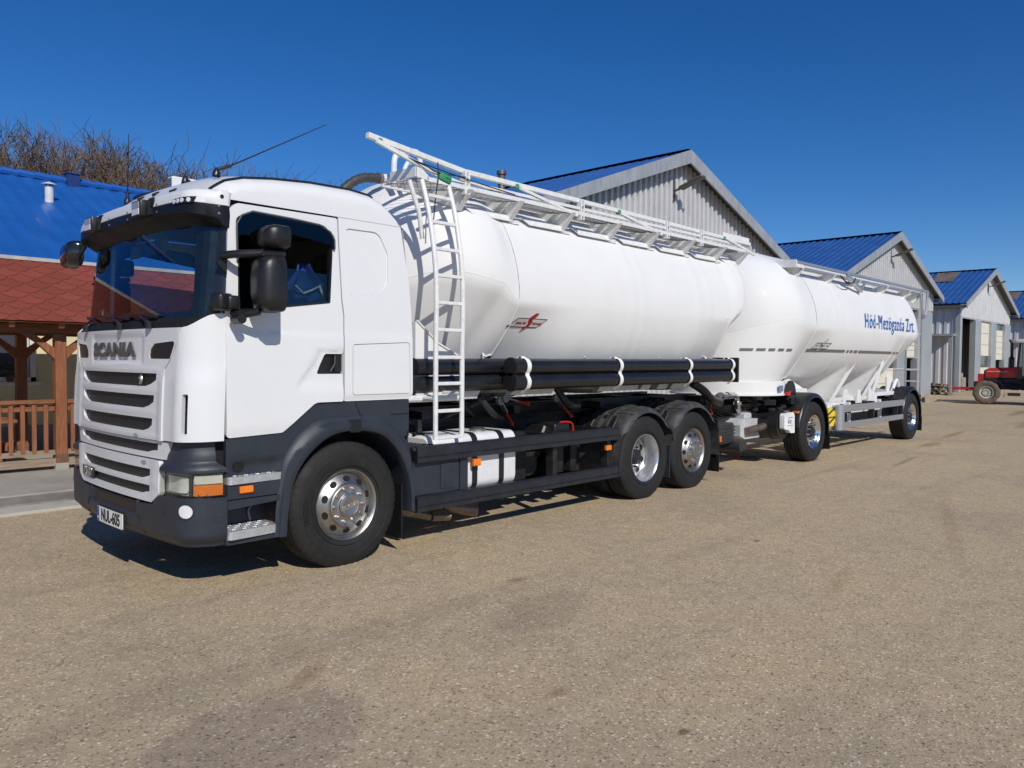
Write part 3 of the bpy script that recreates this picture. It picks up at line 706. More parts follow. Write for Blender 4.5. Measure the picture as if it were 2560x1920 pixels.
b = MB(); b.bb((-.25, -2.2, 1.2), (.25, -1.75, 1.5), .05); b.bb((-.25, -2.3, 1.5), (.25, -2.18, 2.05), .05); tput(b, 'seat', SEATC, cabf)
b = MB(); b.bb((-.9, -1.2, .38), (-.5, -.75, .5), .02); b.bb((-.95, -1.15, .62), (-.55, -.85, .66), .01); tput(b, 'step', CHASS)

# ---------------------------------------------------------------- bits by the sheds and on the yard
def pallet(x, y, z, rot, tilt, lab):
    t = thing('wooden_pallet', lab, 'pallet', (x, y, z), 'broken pallets between the sheds'); t.rotation_euler = (rad(tilt[0]), rad(tilt[1]), rad(rot))
    b = MB()
    for k in range(6): b.bb((-.6, -.42+k*.155, .11), (.6, -.42+k*.155+.1, .132))
    o = b.out('deck_boards', OLDWOOD, None, ang=0); o.parent = t
    for yy in (-.4, 0, .33):
        b = MB()
        for xx in (-.6, -.07, .46): b.bb((xx, yy, .02), (xx+.14, yy+.1, .11))
        b.bb((-.6, yy, 0), (.6, yy+.1, .02)); o = b.out('runner', OLDWOOD, None, ang=0); o.parent = t
pallet(44.4, 5.4, 0, 8, (0, 0), 'lowest grey brown pallet, flat on the ground between two sheds')
pallet(44.3, 5.45, .135, -10, (2, 1), 'crooked pallet lying second from the ground in the broken stack')
pallet(44.6, 5.4, .29, 22, (3, -4), 'tilted pallet in the middle of the broken stack')
pallet(44.1, 5.5, .44, -28, (-4, 5), 'topmost pallet, thrown askew on the broken stack')
b = MB()
for k in range(5): b.box((43.6+.25*k, 4.75+.05*k, .06+.07*(k % 2)), (1.1-.1*k, .1, .03), rz(.3-k*.17) @ ry(.06*k-.1))
tag(b.out('loose_boards', OLDWOOD, ang=0), 'splintered loose boards heaped in front of the broken pallet stack', 'boards')
b = MB(); b.bb((50.0, 5.62, 0), (50.9, 6.1, .85), .02); b.bb((50.05, 5.6, .1), (50.85, 5.615, .78)); b.bb((50.2, 5.7, .85), (50.6, 6.0, 1.12), .02)
tag(b.out('tool_cabinet', mat('tan_cabinet', (.33, .25, .18), .6, var=.2)), 'small tan cabinet with a white box on it just inside the open shed doorway', 'cabinet')
cp = thing('hose_cap', 'small bright red cap with a black cord lying on the asphalt behind the truck', 'cap', (10.57, -.12, 0))
b = MB(); b.lathe([(.001, -.05), (.028, -.05), (.036, 0), (.030, .05), (.001, .05)], (10.57, -.12, .036), 'x', 16); b.out('cap', mat('bright_red_plastic', (.8, .03, .02), .4), cp)
b = MB(); b.tube(cr([(10.61, -.12, .03), (10.75, -.2, .012), (10.9, -.32, .012)]), .010, 6); b.out('cord', BLACK, cp)
# ================================================================= TRUCK: CAB
TK = thing('silo_truck', 'white silo tank truck with black storage tubes and a side ladder', 'truck', (0, 0, 0))
_pl = []
for i in range(61):
    y = 1.05*i/60; _pl.append((.04+.05*y*y, y))
for i in range(1, 41):
    th = math.pi/2*i/40; _pl.append((.04+.05*1.05**2+.305*(1-math.cos(th)), 1.05+.22*math.sin(th)))
_pl.append((2.6, 1.27)); _sl = [0]
for a, c in zip(_pl, _pl[1:]): _sl.append(_sl[-1]+math.hypot(c[0]-a[0], c[1]-a[1]))
def FU(s):
    """point and outward normal of the cab's plan outline at arc length s (negative y side = near side: s<0)"""
    a = abs(s); sg = -1 if s < 0 else 1
    for k in range(len(_sl)-1):
        if a <= _sl[k+1] or k == len(_sl)-2:
            t = (a-_sl[k])/(_sl[k+1]-_sl[k]); p, q = _pl[k], _pl[k+1]
            d = V((q[0]-p[0], q[1]-p[1])).normalized()
            return lerp(p[0], q[0], t), sg*lerp(p[1], q[1], t), V((-d.y, sg*d.x, 0))
def SY(y):
    a = abs(y); sg = -1 if y < 0 else 1
    for k in range(len(_sl)-1):
        if _pl[k][1] <= a <= _pl[k+1][1] and _pl[k+1][1] > _pl[k][1]:
            return sg*lerp(_sl[k], _sl[k+1], (a-_pl[k][1])/(_pl[k+1][1]-_pl[k][1]))
    return sg*_sl[-2]
SX = lambda x: _sl[-2]+x-_pl[-2][0]            # arc length on the straight side at x
def FM(off=0, dx=lambda z: 0, ky=lambda z: 1):
    def f(s, z):
        x, y, n = FU(s); o = off(s, z) if callable(off) else off
        p = V((x, y, z))+n*o; p.x += dx(z); p.y *= ky(z); return p
    return f
def lean(z): return .03*smooth((z-1.1)/.9)
FP = (-1, 0, 0); SIDE = (0, -1, 0)
sy = SY
def both(outl): return outl

# inner dark liner so that gaps and slots read dark
b = MB(); b.panel([(-SX(.42), .62), (SX(.42), .62), (SX(.42), 1.98), (-SX(.42), 1.98)], [], FM(-.085, lean), .01, FP, .08, 0); b.out('front_liner', GAP, TK)

# upper grille panel
def hexslot(z0, z1, wt=.79, wb=.62, cut=.045):
    return [(-sy(wt), z1), (-sy(wt-.005), z1-.05), (-sy(wb+.09), z0+.02), (-sy(wb), z0), (sy(wb), z0), (sy(wb+.09), z0+.02), (sy(wt-.005), z1-.05), (sy(wt), z1)]
g_out = [(-sy(.905), 1.125), (-sy(.905), 1.66), (-sy(.985), 1.735), (-sy(1.08), 1.87), (-sy(1.11), 1.965), (sy(1.11), 1.965), (sy(1.08), 1.87), (sy(.985), 1.735), (sy(.905), 1.66), (sy(.905), 1.125)]
slots = [hexslot(1.525, 1.625), hexslot(1.36, 1.46, .765, .6), hexslot(1.185, 1.285, .75, .6)]
def vent(sg):
    v = rpoly([(-.66, 1.735, .02), (-.675, 1.80, .02), (-.74, 1.85, .03), (-1.045, 1.868, .02), (-.975, 1.735, .01)], 4)
    return [(sy(a*-sg), z) for a, z in v]
def groove(s, z):      # recessed name plate area and soft horizontal folds between slots
    y = abs(s); o = 0
    inn = smooth((.56-y)/.025)*smooth((z-1.69)/.02)
    o -= .012*inn*smooth((1.95-z)/.06)
    o += .010*smooth((y-.80)/.08)*smooth((1.66-z)/.1)
    for zc in (1.655, 1.495, 1.325, 1.15): o += .004*math.exp(-((z-zc)/.02)**2)*smooth((.86-y)/.06)
    return o
b = MB(); b.panel(g_out, slots+[vent(1), vent(-1)], FM(groove, lean), .05, FP, .025, .02); gp = b.out('grille_panel', WHITE, TK, ang=40)
b = MB(); b.panel([(-sy(.88), 1.15), (sy(.88), 1.15), (sy(.88), 1.66), (-sy(.88), 1.66)], [], FM(-.020, lean), .012, FP, .08, 0); b.out('grille_mesh', MESH, gp)
for sg in (1, -1):
    b = MB(); b.panel([(sy(a*-sg), z) for a, z in ((-.65, 1.72), (-.65, 1.88), (-1.06, 1.885), (-.99, 1.72))], [], FM(-.006, lean), .012, FP, .06, 0); b.out('air_intake', BLACK, gp)
# white mid piece and lower grille panel
b = MB(); b.panel([(-sy(.915), .985), (-sy(.97), 1.118), (sy(.97), 1.118), (sy(.915), .985)], [hexslot(1.02, 1.10, .82, .64)], FM(-.012, lean), .05, FP, .06, 0); mp_ = b.out('middle_grille_strip', WHITE, TK)
b = MB(); b.panel([(-sy(.86), 1.0), (sy(.86), 1.0), (sy(.86), 1.115), (-sy(.86), 1.115)], [], FM(-.034, lean), .012, FP, .1, 0); b.out('grille_mesh', MESH, mp_)
lo = rpoly([(-sy(.875), .972, .02), (-sy(.86), .72, .05), (-sy(.74), .648, .05), (sy(.74), .648, .05), (sy(.86), .72, .05), (sy(.875), .972, .02)], 4)
def g2(s, z): return .004*math.exp(-((z-.80)/.03)**2)+.01*smooth((abs(s)-.7)/.1)
b = MB(); b.panel(lo, [hexslot(.82, .90, .72, .58), hexslot(.70, .775, .71, .56)], FM(g2), .05, FP, .05, .03); lp_ = b.out('lower_grille_panel', WHITE, TK, ang=40)
b = MB(); b.panel([(-sy(.76), .68), (sy(.76), .68), (sy(.76), .92), (-sy(.76), .92)], [], FM(-.018), .012, FP, .1, 0); b.out('grille_mesh', MESH, lp_)
# scuffs
def blob(name, y, z, w, h, m, par, off, seed):
    rn = random.Random(seed); pts = [(sy(y)+w*math.cos(a)*rn.uniform(.55, 1), z+h*math.sin(a)*rn.uniform(.55, 1)) for a in [k*.42 for k in range(15)]]
    b = MB(); b.panel(pts, [], FM(off, lean), .001, FP); b.out(name, m, par, ang=0)
SCUFF = mat('grey_scuff', (.30, .34, .42), .6, var=.2)
blob('scuff', -.50, 1.145, .05, .018, SCUFF, gp, .0115, 4); blob('scuff', -.62, .945, .07, .02, SCUFF, lp_, .004, 8)

# lettering on the front
def front_text(s0, z0, off): return lambda u, v, w: FM(off+w, lean)(s0-u, z0+v)
text('name_lettering', 'SCANIA', .150, LETTER, gp, front_text(.045, 1.80, .0), xs=1.66, bold=.0075, ext=.003, space=1.06)
b = MB(); b.panel([(.41, .715), (.74, .715), (.74, .795), (.41, .795)], [], FM(.012), .012, FP, .06, 0); tb = b.out('model_badge', BLACK, lp_)
text('model_lettering', 'R400', .105, mat('chrome_letters', (.7, .7, .68), .2, metal=1), tb, front_text(.575, .754, .014), xs=1.05, bold=.004, ext=.003)
b = MB(); b.lathe([(.001, -.03), (.018, -.028), (.027, -.014), (.03, 0)], (0, 0, 0), 'y', 20); me = b.out('grille_emblem', CHROME, None, data_only=True)
for v in me.vertices: v.co = FM(-.0-v.co.y*.6, lean)(-.54-v.co.x, 1.575+v.co.z*1.35)
em = put('grille_emblem', me, gp)
b = MB(); b.tube([FM(.02, lean)(-.54+.012*math.cos(a), 1.575+.024*math.sin(a)) for a in [k*.6 for k in range(9)]], .005, 5); b.out('emblem_mark', BLACK, em)

# rounded white corner deflectors
def bulge(s, z):
    a = abs(s); o = .014*smooth((a-.98)/.2)*smooth((1.72-z)/.2)*smooth((1.60-a)/.12)
    return o
for sg in (-1, 1):
    S = lambda y: sg*abs(sy(y)); X = lambda x: sg*SX(x)
    o_ = [(S(.912), 1.13), (S(.912), 1.655), (S(.992), 1.73), (S(1.087), 1.867), (S(1.117), 1.965)]+[(sg*lerp(abs(sy(1.117)), SX(.376), t), 1.965+.105*smooth(t*1.25)) for t in (.15, .3, .45, .6, .75, .9, 1)]+[(X(.376), 1.135)]
    hole = rpoly([(S(1.145), 1.18, .012), (S(1.178), 1.18, .012), (S(1.178), 1.48, .012), (S(1.145), 1.48, .012)], 3)
    b = MB(); b.panel(o_, [hole], FM(bulge, lean), .04, (-1, sg, 0), .025, .04); cd_ = b.out('corner_deflector', WHITE, TK, ang=40)
    b = MB(); b.panel([(S(1.12), 1.16), (S(1.2), 1.16), (S(1.2), 1.5), (S(1.12), 1.5)], [], FM(-.05), .01, (-1, sg, 0), .03, 0)
    for k in range(6): b.panel([(S(1.13), 1.2+k*.05), (S(1.19), 1.2+k*.05), (S(1.19), 1.207+k*.05), (S(1.13), 1.207+k*.05)], [], FM(-.036), .01, (-1, sg, 0))
    b.out('air_slot', BLACK, cd_, ang=0)
    # dark corner above the headlight
    def wast(s, z): return -.03+.045*smooth((.985-z)/.06)-.02*smooth((z-1.02)/.06)
    b = MB(); b.panel([(S(.885), .905), (S(.9), .985), (S(.95), 1.16), (X(.33), 1.16), (X(.33), .98), (X(.40), .93), (X(.40), .905)], [], FM(wast), .03, (-1, sg, 0), .03, .03); b.out('corner_skirt', GREYP, TK, ang=40)
    # headlight
    hb = rpoly([(S(.865), .735, .02), (S(.865), .892, .03), (X(.395), .892, .02), (X(.395), .728, .02)], 4)
    b = MB(); b.panel(hb, [], FM(-.05), .02, (-1, sg, 0), .04, 0); hl = b.out('headlight', mat('headlight_bowl', (.40, .39, .35), .35, metal=.15, coat=.5, var=.15, scale=12), TK)
    b = MB(); b.panel(hb, [], FM(.004), .006, (-1, sg, 0), .04, 0); b.out('lens_cover', LENS, hl)
    b = MB(); b.panel(rpoly([(S(.93), .755, .02), (S(.93), .875, .02), (S(1.17), .872, .02), (S(1.17), .755, .02)], 4), [], FM(lambda s, z: -.030-.008*math.cos((z-.815)*22)), .006, (-1, sg, 0), .03, .02); b.out('reflector', LAMPREF, hl)
    for (a, c, z0, z1, m_) in ((X(.17), X(.375), .735, .815, ORANGE), (X(.17), X(.375), .822, .882, mat('pale_lens', (.72, .70, .66), .15, coat=.6))):
        b = MB(); b.panel(rpoly([(a, z0, .008), (a, z1, .008), (c, z1, .008), (c, z0, .008)], 3), [], FM(-.012), .02, (-1, sg, 0), .04, 0); b.out('turn_signal' if m_ is ORANGE else 'corner_lamp', m_, hl)
    b = MB(); b.panel([(X(.135), .74), (X(.135), .885), (X(.155), .885), (X(.155), .74)], [], FM(-.006), .03, (-1, sg, 0)); b.out('lamp_divider', GREYP, hl)
    # fog lamp
    s0 = S(1.168)
    ring = lambda r, n=28: [(s0+sg*r*math.cos(2*math.pi*k/n), .628+r*math.sin(2*math.pi*k/n)) for k in range(n)]
    b = MB(); b.panel(ring(.05), [], FM(.013), .012, (-1, sg, 0), .015, 0); fl = b.out('fog_lamp', LAMPREF, TK)
    b = MB(); b.panel(ring(.058), [ring(.05)], FM(.018), .02, (-1, sg, 0)); b.out('lamp_ring', GREYP, fl)
# bumper
def bump_off(s, z):
    a = abs(s); o = .012-.06*smooth((.46-z)/.10)**2
    o -= .03*smooth((.50-a)/.03)*smooth((z-.52)/.012)
    return o
bo = [(-SX(.40), .355), (-SX(.40), .715), (-SX(.20), .722), (-sy(.93), .722), (-sy(.865), .70), (-sy(.755), .636), (-sy(.5), .622), (sy(.5), .622), (sy(.755), .636), (sy(.865), .70), (sy(.93), .722), (SX(.20), .722), (SX(.40), .715), (SX(.40), .355)]
fogh = lambda sg: [(sg*sy(1.168)+.054*math.cos(2*math.pi*k/24), .628+.054*math.sin(2*math.pi*k/24)) for k in range(24)]
b = MB(); b.panel(bo, [], FM(bump_off), .04, FP, .03, .03); bp = b.out('bumper', GREYP, TK, ang=40)
b = MB(); b.panel([(-.47, .535), (.47, .535), (.45, .605), (-.45, .605)], [], FM(-.010), .01, FP, .1, 0); b.out('bumper_inset', mat('brown_black_plastic', (.03, .024, .019), .6, var=.3), bp)
for y, z in ((.92, .622), (-.92, .622)):
    b = MB(); b.panel([(sy(y)+.034*math.cos(k*.35), z+.046*math.sin(k*.35)) for k in range(18)], [], FM(.0145), .01, FP); b.out('round_cap', GREYP, bp)
for sg in (-1, 1):
    b = MB(); b.panel([(sg*SX(.335)+.024*math.cos(k*.4), .56+.024*math.sin(k*.4)) for k in range(16)], [], FM(.016), .01, (0, sg, 0)); b.out('round_cap', GREYP, bp)
for sg in (-1, 1):
    b = MB(); b.tube([FM(.014)(sg*.53, .53), FM(.012)(sg*.57, .47), FM(-.01)(sg*.62, .385)], .004, 5); b.out('bumper_seam', GAP, bp)
# number plate
b = MB(); b.panel(rpoly([(-.305, .362, .01), (.29, .362, .01), (.29, .505, .01), (-.305, .505, .01)], 3), [], FM(.022), .012, FP, .1, 0); pf = b.out('number_plate', BLACK, TK)
b = MB(); b.panel(rpoly([(-.285, .372, .008), (.27, .372, .008), (.27, .495, .008), (-.285, .495, .008)], 3), [], FM(.026), .004, FP, .1, 0); b.out('plate_face', PLATEW, pf)
b = MB(); b.panel([(.225, .374), (.268, .374), (.268, .493), (.225, .493)], [], FM(.0285), .003, FP); b.out('country_strip', PLATEB, pf)
text('country_letter', 'H', .03, PLATEW, pf, front_text(.247, .40, .029), ext=.001)
text('plate_lettering', 'NUL-605', .135, INK, pf, front_text(-.03, .432, .028), xs=.80, bold=.0035, ext=.001)

# cowl, windscreen, pillars
CDX = lambda z: interp([(1.94, .035), (1.99, .06), (2.045, .12), (2.06, .13)], z); CKY = lambda z: 1-.012*smooth((z-1.95)/.1)
b = MB(); b.panel([(-sy(1.13), 1.93), (-SX(.30), 2.035), (-SX(.30), 2.06), (-sy(.9), 2.05), (sy(.9), 2.05), (SX(.30), 2.06), (SX(.30), 2.035), (sy(1.13), 1.93)], [], FM(-.005, CDX, CKY), .02, FP, .08, .03); cw = b.out('cowl', mat('matt_black_cowl', (.010, .010, .010), .7, spec=.25), TK, ang=40)
WDX = lambda z: .125+.105*(z-2.03); WKY = lambda z: .985-.03*(z-2.03)
ws = rpoly([(-SX(.19), 2.035, .03), (-SX(.19), 2.80, .03), (SX(.19), 2.80, .03), (SX(.19), 2.035, .03)], 4)
b = MB(); b.panel(ws, [], FM(0, WDX, WKY), .0, FP, .05, .1); wsn = b.out('windscreen', WSCREEN, TK, ang=0)
# dark painted border of the glass
wi = rpoly([(-sy(1.10), 2.09, .05), (-sy(1.06), 2.74, .06), (sy(1.06), 2.74, .06), (sy(1.10), 2.09, .05)], 5)
b = MB(); b.panel(ws, [wi], FM(-.006, WDX, WKY), .004, FP, .05, .1); b.out('glass_border', BLACK, wsn, ang=0)
for sg in (-1, 1):
    b = MB(); v = []
    for k in range(13):
        z = lerp(2.02, 2.86, k/12); p = FM(.002, WDX, WKY)(sg*SX(.185), z); q = V((.398+.03*(z-2.05)/.8, sg*(1.262-.03*smooth((z-2.1)/.8)), z))
        for t in range(5):
            c = p.lerp(q, t/4); c.y += sg*.012*math.sin(math.pi*t/4); v.append(c)
        v.append(q+V((0, -sg*.06, 0)))
    b.add(v, [(k*6+t, k*6+t+1, k*6+t+7, k*6+t+6) for k in range(12) for t in range(5)]); b.out('front_pillar', mat('dark_blue_black_paint', (.014, .016, .024), .3, coat=.3, var=.1), TK, ang=60)
# wipers
for s0, s1 in ((-.10, .62), (.75, 1.02), (-.62, .0)):
    p0 = FM(.04, CDX)(s0-.06, 1.985); p1 = FM(.03, WDX)(lerp(s0, s1, .45), 2.075); a0 = FM(.025, WDX)(lerp(s0, s1, .0), 2.06); a1 = FM(.025, WDX)(s1, 2.10)
    b = MB(); b.tube([p0, p0+V((-.01, 0, .03)), p1], [.02, .013, .009], 8); b.lathe([(.001, -.02), (.03, -.015), (.03, .03)], p0, 'z', 12); b.bar(a0, a1, .02, .022); b.out('wiper', BLACK, cw)

# visor
def vprof(s):
    a = abs(s); e = smooth((a-.9)/.5)
    zb = lerp(2.815, 2.770, e); zm = lerp(2.885, 2.862, e)
    return zb, zm
def visor(pts): return pts
S1 = SX(.425)
def vring(s, prof):
    zb, zm = vprof(s); x, y, n = FU(s); o = []
    for dxo, z in prof(zb, zm): o.append(V((x+dxo*(1 if abs(s) < 1.25 else 1-smooth((abs(s)-1.25)/.25)), y*(.992-.0*abs(s)), z)))
    return o
ss = [lerp(-S1, S1, k/90) for k in range(91)]
b = MB(); b.loft([vring(s, lambda zb, zm: [(.25, zb+.02), (.245, 2.705), (.16, zb-.055), (.09, zb-.012), (.070, zb-.002), (.064, zb+.006), (.066, zm), (.10, zm), (.24, zm)]) for s in ss], True, True); vb = b.out('sun_visor', mat('visor_black', (.006, .007, .011), .5, spec=.25, coat=.05, var=.1), TK, ang=22)
b = MB(); b.loft([vring(s, lambda zb, zm: [(.24, zm+.002), (.07, zm+.002), (.064, zm+.006), (.068, zm+.05), (.085, zm+.085), (.12, zm+.105), (.20, zm+.115), (.26, zm+.10)]) for s in ss], True, True); vw = b.out('visor_cap', WHITE, TK, ang=40)
def vpt(y, z, o=0): x, yy, n = FU(sy(y)); return V((x+.066, yy*.992, z))+n*o
for y in (.565, -.51):
    c = vpt(y, 2.885, .03)
    b = MB(); b.box(c+V((.01, 0, 0)), (.09, .185, .125), None, .012, 2); b.box(c+V((.03, -.115, .0)), (.05, .05, .12), None, .008); wl_ = b.out('work_lamp', BLACK, vb)
    b = MB(); b.box(c+V((-.0365, 0, .024)), (.006, .135, .05), None, .002); b.out('lamp_glass', mat('lamp_glass_dull_half', (.36, .36, .34), .2, coat=.6), wl_); b = MB(); b.box(c+V((-.037, 0, -.026)), (.006, .135, .048), None, .002); b.out('lamp_glass', LAMPREF, wl_)  # dull upper and bright lower half: a light reflection painted into the lens
    b = MB(); b.prism([(y-.10, 2.955), (y-.19, 2.955), (y-.15, 2.89), (y-.10, 2.89)], 'yz', c.x+.02, c.x+.035); b.out('lamp_cutout', BLACK, wl_, ang=0)
b = MB(); b.panel(rpoly([(sy(-.95), 2.868), (sy(-1.165), 2.868), (sy(-1.18), 2.912), (sy(-.96), 2.908)]), [], lambda s, z: FM(.01, lambda z: .07)(s, z), .012, FP, .03, 0); lb = b.out('light_strip', BLACK, vb)
for k in range(4):
    x, y, n = FU(sy(-.985-k*.052)); c = V((x+.07, y, 2.888))+n*.011
    b = MB(); b.tube([c, c+n*.006], .017, 12); b.out('lamp_led', LAMPREF, lb)
for s in (-.72, -.2, .2, -1.40): # rivets
    for dz in (.03, .085):
        x, y, n = FU(s); p = V((x+.066*(1 if abs(s) < 1.25 else .35), y*.993, vprof(s)[0]+dz)); b = MB(); b.tube([p-n*.004, p+n*.005], .009, 8); b.out('rivet', STEEL, vb)
x, y, n = FU(-1.42); p = V((x+.025, y*.993, 2.925)); b = MB(); b.tube([p-n*.004, p+n*.006], .014, 10); b.out('rivet', BLACK, vw)

# side panels
def ysd(x, z): return 1.27-.032*smooth((z-2.1)/.85)
def SM(sg, off=lambda x, z: 0):
    return lambda x, z: V((x, sg*(ysd(x, z)+off(x, z)), z))
win = rpoly([(.492, 2.095, .015), (.87, 2.142), (1.292, 2.20, .015), (1.325, 2.60), (1.322, 2.745, .07), (1.22, 2.815, .09), (.64, 2.845, .10), (.51, 2.80, .06)], 5)
def tri(x, z):  # stamped hollow around the handle, belt crease
    o = -.012*smooth((x-lerp(.98, 1.16, smooth((z-1.5)/.32)))/.05)*smooth((1.825-z)/.03)*smooth((z-1.47)/.10)
    return o+.007*smooth((1.955-z)/.03)-.012*smooth((1.24-z)/.12)
door = rpoly([(.40, 1.15, .03), (.86, 1.165, .06), (1.155, 1.39, .10), (1.418, 1.39, .015), (1.418, 2.10), (1.398, 2.24), (1.378, 2.905, .02), (.50, 2.90, .07), (.437, 2.84, .02), (.395, 2.07)], 6)
hnd = rpoly([(1.165, 1.62, .012), (1.20, 1.70), (1.245, 1.785, .03), (1.421, 1.785, .004), (1.421, 1.62, .004)], 4)
slp = rpoly([(1.43, 1.39, .015), (2.155, 1.39, .05), (2.15, 2.0), (2.118, 2.45), (2.04, 2.915), (1.39, 2.915), (1.41, 2.24), (1.43, 2.10)], 6)
rec = rpoly([(1.465, 2.835, .03), (1.80, 2.84, .10), (1.895, 2.66), (1.885, 2.36, .16), (1.70, 2.29), (1.49, 2.255, .03)], 7)
recin = rpoly([(1.475, 2.825, .03), (1.795, 2.83, .10), (1.885, 2.655), (1.875, 2.365, .155), (1.70, 2.30), (1.50, 2.265, .03)], 7)
lck = rpoly([(1.508, 1.437, .03), (2.128, 1.437, .03), (2.118, 1.897, .03), (1.508, 1.867, .03)], 4)
lckin = rpoly([(1.513, 1.442, .027), (2.123, 1.442, .027), (2.113, 1.892, .027), (1.513, 1.862, .027)], 4)
belt = lambda x, z: .007*smooth((1.955-z)/.03)-.012*smooth((1.45-z)/.06)
for sg in (-1, 1):
    O = (0, sg, 0)
    b = MB(); b.panel(door, [win, hnd], SM(sg, tri), .04, O, .03, .03); dr = b.out('door', WHITE, TK, ang=40)
    b = MB(); b.panel([(1.15, 1.6), (1.41, 1.6), (1.41, 1.8), (1.15, 1.8)], [], SM(sg, lambda x, z: -.034), .006, O)
    b.panel(rpoly([(1.335, 1.64, .01), (1.405, 1.635, .01), (1.405, 1.775, .01), (1.35, 1.775, .02)]), [], SM(sg, lambda x, z: -.008), .02, O); b.tube([(1.30, sg*1.262, 1.64), (1.335, sg*1.268, 1.70), (1.345, sg*1.262, 1.77)], .010, 8); b.out('door_handle', BLACK, dr)
    # window: half lowered pane, rubber frame
    wf = rpoly([(.505, 2.11), (.87, 2.157), (1.278, 2.213), (1.31, 2.60), (1.308, 2.735, .07), (1.215, 2.80, .09), (.645, 2.83, .10), (.523, 2.79, .06)], 5)
    b = MB(); b.panel(win, [wf], SM(sg, lambda x, z: .004), .05, O); b.out('window_frame', BLACK, dr)
    b = MB(); b.panel([(.50, 2.10), (.87, 2.14), (1.29, 2.205), (1.31, 2.43), (.52, 2.475)], [], SM(sg, lambda x, z: -.018), .005, O); b.out('side_window', SIDEGL, dr, ang=0)
    vis = rpoly([(.488, 2.47), (.488, 2.79, .05), (.62, 2.858, .10), (1.24, 2.828, .09), (1.342, 2.75, .05), (1.342, 2.64), (1.318, 2.64), (1.30, 2.675), (.74, 2.745, .02), (.60, 2.70, .06), (.565, 2.47)], 5)
    b = MB(); b.panel(vis, [], SM(sg, lambda x, z: .018), .004, O, 0, 0); wd = b.out('wind_deflector', SMOKE, dr, ang=0)
    b = MB(); b.tube([SM(sg, lambda x, z: .022)(*p) for p in ((.488, 2.47), (.49, 2.74), (.53, 2.81), (.62, 2.852), (.95, 2.842), (1.2, 2.826), (1.30, 2.78), (1.338, 2.72), (1.338, 2.645))], .007, 6); b.out('deflector_edge', mat('grey_plastic_edge', (.10, .10, .10), .4), wd)
    b = MB(); b.panel(slp, [rec, lck], SM(sg, belt), .03, O, .04, .04); sp = b.out('sleeper_side_panel', WHITE, TK, ang=40)
    b = MB(); b.panel(recin, [], SM(sg, lambda x, z: -.009+belt(x, z)), .02, O, .05, .05); b.panel(rec, [recin], SM(sg, lambda x, z: -.012), .01, O); b.out('recessed_panel', WHITE, sp, ang=40)
    b = MB(); b.panel(lckin, [], SM(sg, belt), .03, O, .05, .04); b.out('locker_door', WHITE, sp, ang=40)
    b = MB(); b.panel([(.42, 1.42), (2.12, 1.42), (2.12, 1.93), (.42, 1.93)], [], SM(sg, lambda x, z: -.05), .004, O); b.panel([(1.30, 1.93), (1.5, 1.93), (1.46, 2.9), (1.33, 2.9)], [], SM(sg, lambda x, z: -.045), .004, O); b.panel([(.385, 1.16), (.42, 1.16), (.47, 2.9), (.40, 2.9)], [], SM(sg, lambda x, z: -.045), .004, O); b.out('seam_backing', GAP, TK, ang=0)
# roof
def xfr(y): return FU(sy(max(-1.26, min(1.26, y))))[0]+.2
HP = [(0, .075), (.03, .10), (.08, .155), (.15, .22), (.3, .285), (.55, .335), (.9, .375), (1.3, .385), (1.5, .36), (1.6, .31), (1.68, .22), (1.76, .10), (1.80, .0)]
def roof(u, v):
    th = math.pi*(v-.5); y = 1.238*math.sin(th); x0 = xfr(y*.99); x = lerp(x0, 2.045, u)
    d = u*1.80; return V((x, y, 2.918+interp(HP, d)*(max(0, math.cos(th)) if .001 < v < .999 else 0)**.36*(1-.06*math.sin(th)**2)))
b = MB(); b.grid(roof, 60, 72); rf = b.out('roof', WHITE, TK, ang=50)
b = MB(); pts = []
for k in range(40):
    u = lerp(.015, .86, k/39); p = roof(u, .5-math.asin(1.135/1.238)/math.pi); pts.append(p+V((0, -.004, .004)))
b.tube(pts, .012, 6); b.out('roof_gutter', BLACK, rf); b = MB(); b.tube([V((p.x, -p.y, p.z)) for p in pts], .012, 6); b.out('roof_gutter', BLACK, rf)
b = MB(); b.loft([[V((x, y, z)) for x, z in ((2.0, 2.95), (2.06, 2.9), (2.10, 2.6), (2.125, 2.35), (2.14, 2.0), (2.148, 1.40))] for y in (-1.245, -1.1, 1.1, 1.245)], False); b.out('rear_wall', WHITE, TK, ang=40)
b = MB(); b.bb((.42, -1.22, 1.30), (2.1, 1.22, 1.38)); b.bb((1.2, -1.2, 1.15), (2.1, 1.2, 1.3)); b.out('floor_pan', CHASS, TK)
for k, (y, d) in enumerate(((-.2, .03), (.1, .03), (.55, .03), (-.55, .02))):
    p = roof(d+.02, .5+math.asin(y/1.238)/math.pi); b = MB(); b.box(p, (.06, .05, .03), ry(-.5), .008); b.out('roof_bracket', BLACK, rf)
p = roof(.14, .62); b = MB(); b.box(p+V((0, 0, .01)), (.16, .22, .05), ry(-.35), .02); b.out('roof_hatch', BLACK, rf)
def aerial(x, y, z, q, r=.006):
    b = MB(); b.lathe([(.03, -.01), (.028, .02), (.012, .05), (.001, .06)], (x, y, z), 'z', 10); d = (V(q)-V((x, y, z))); b.tube([V((x, y, z+.04)), V((x, y, z))+d*.12+V((0, 0, .02))], .014, 8); b.tube([V((x, y, z))+d*.1+V((0, 0, .02)), V(q)], [r, r*.5], 6); b.out('aerial', BLACK, rf)
aerial(.50, -.92, 3.155, (1.43, -1.0, 3.73)); aerial(.66, .0, 3.27, (.665, 0, 3.36), .004); aerial(.40, .6, 3.13, (.415, .6, 3.74), .006)

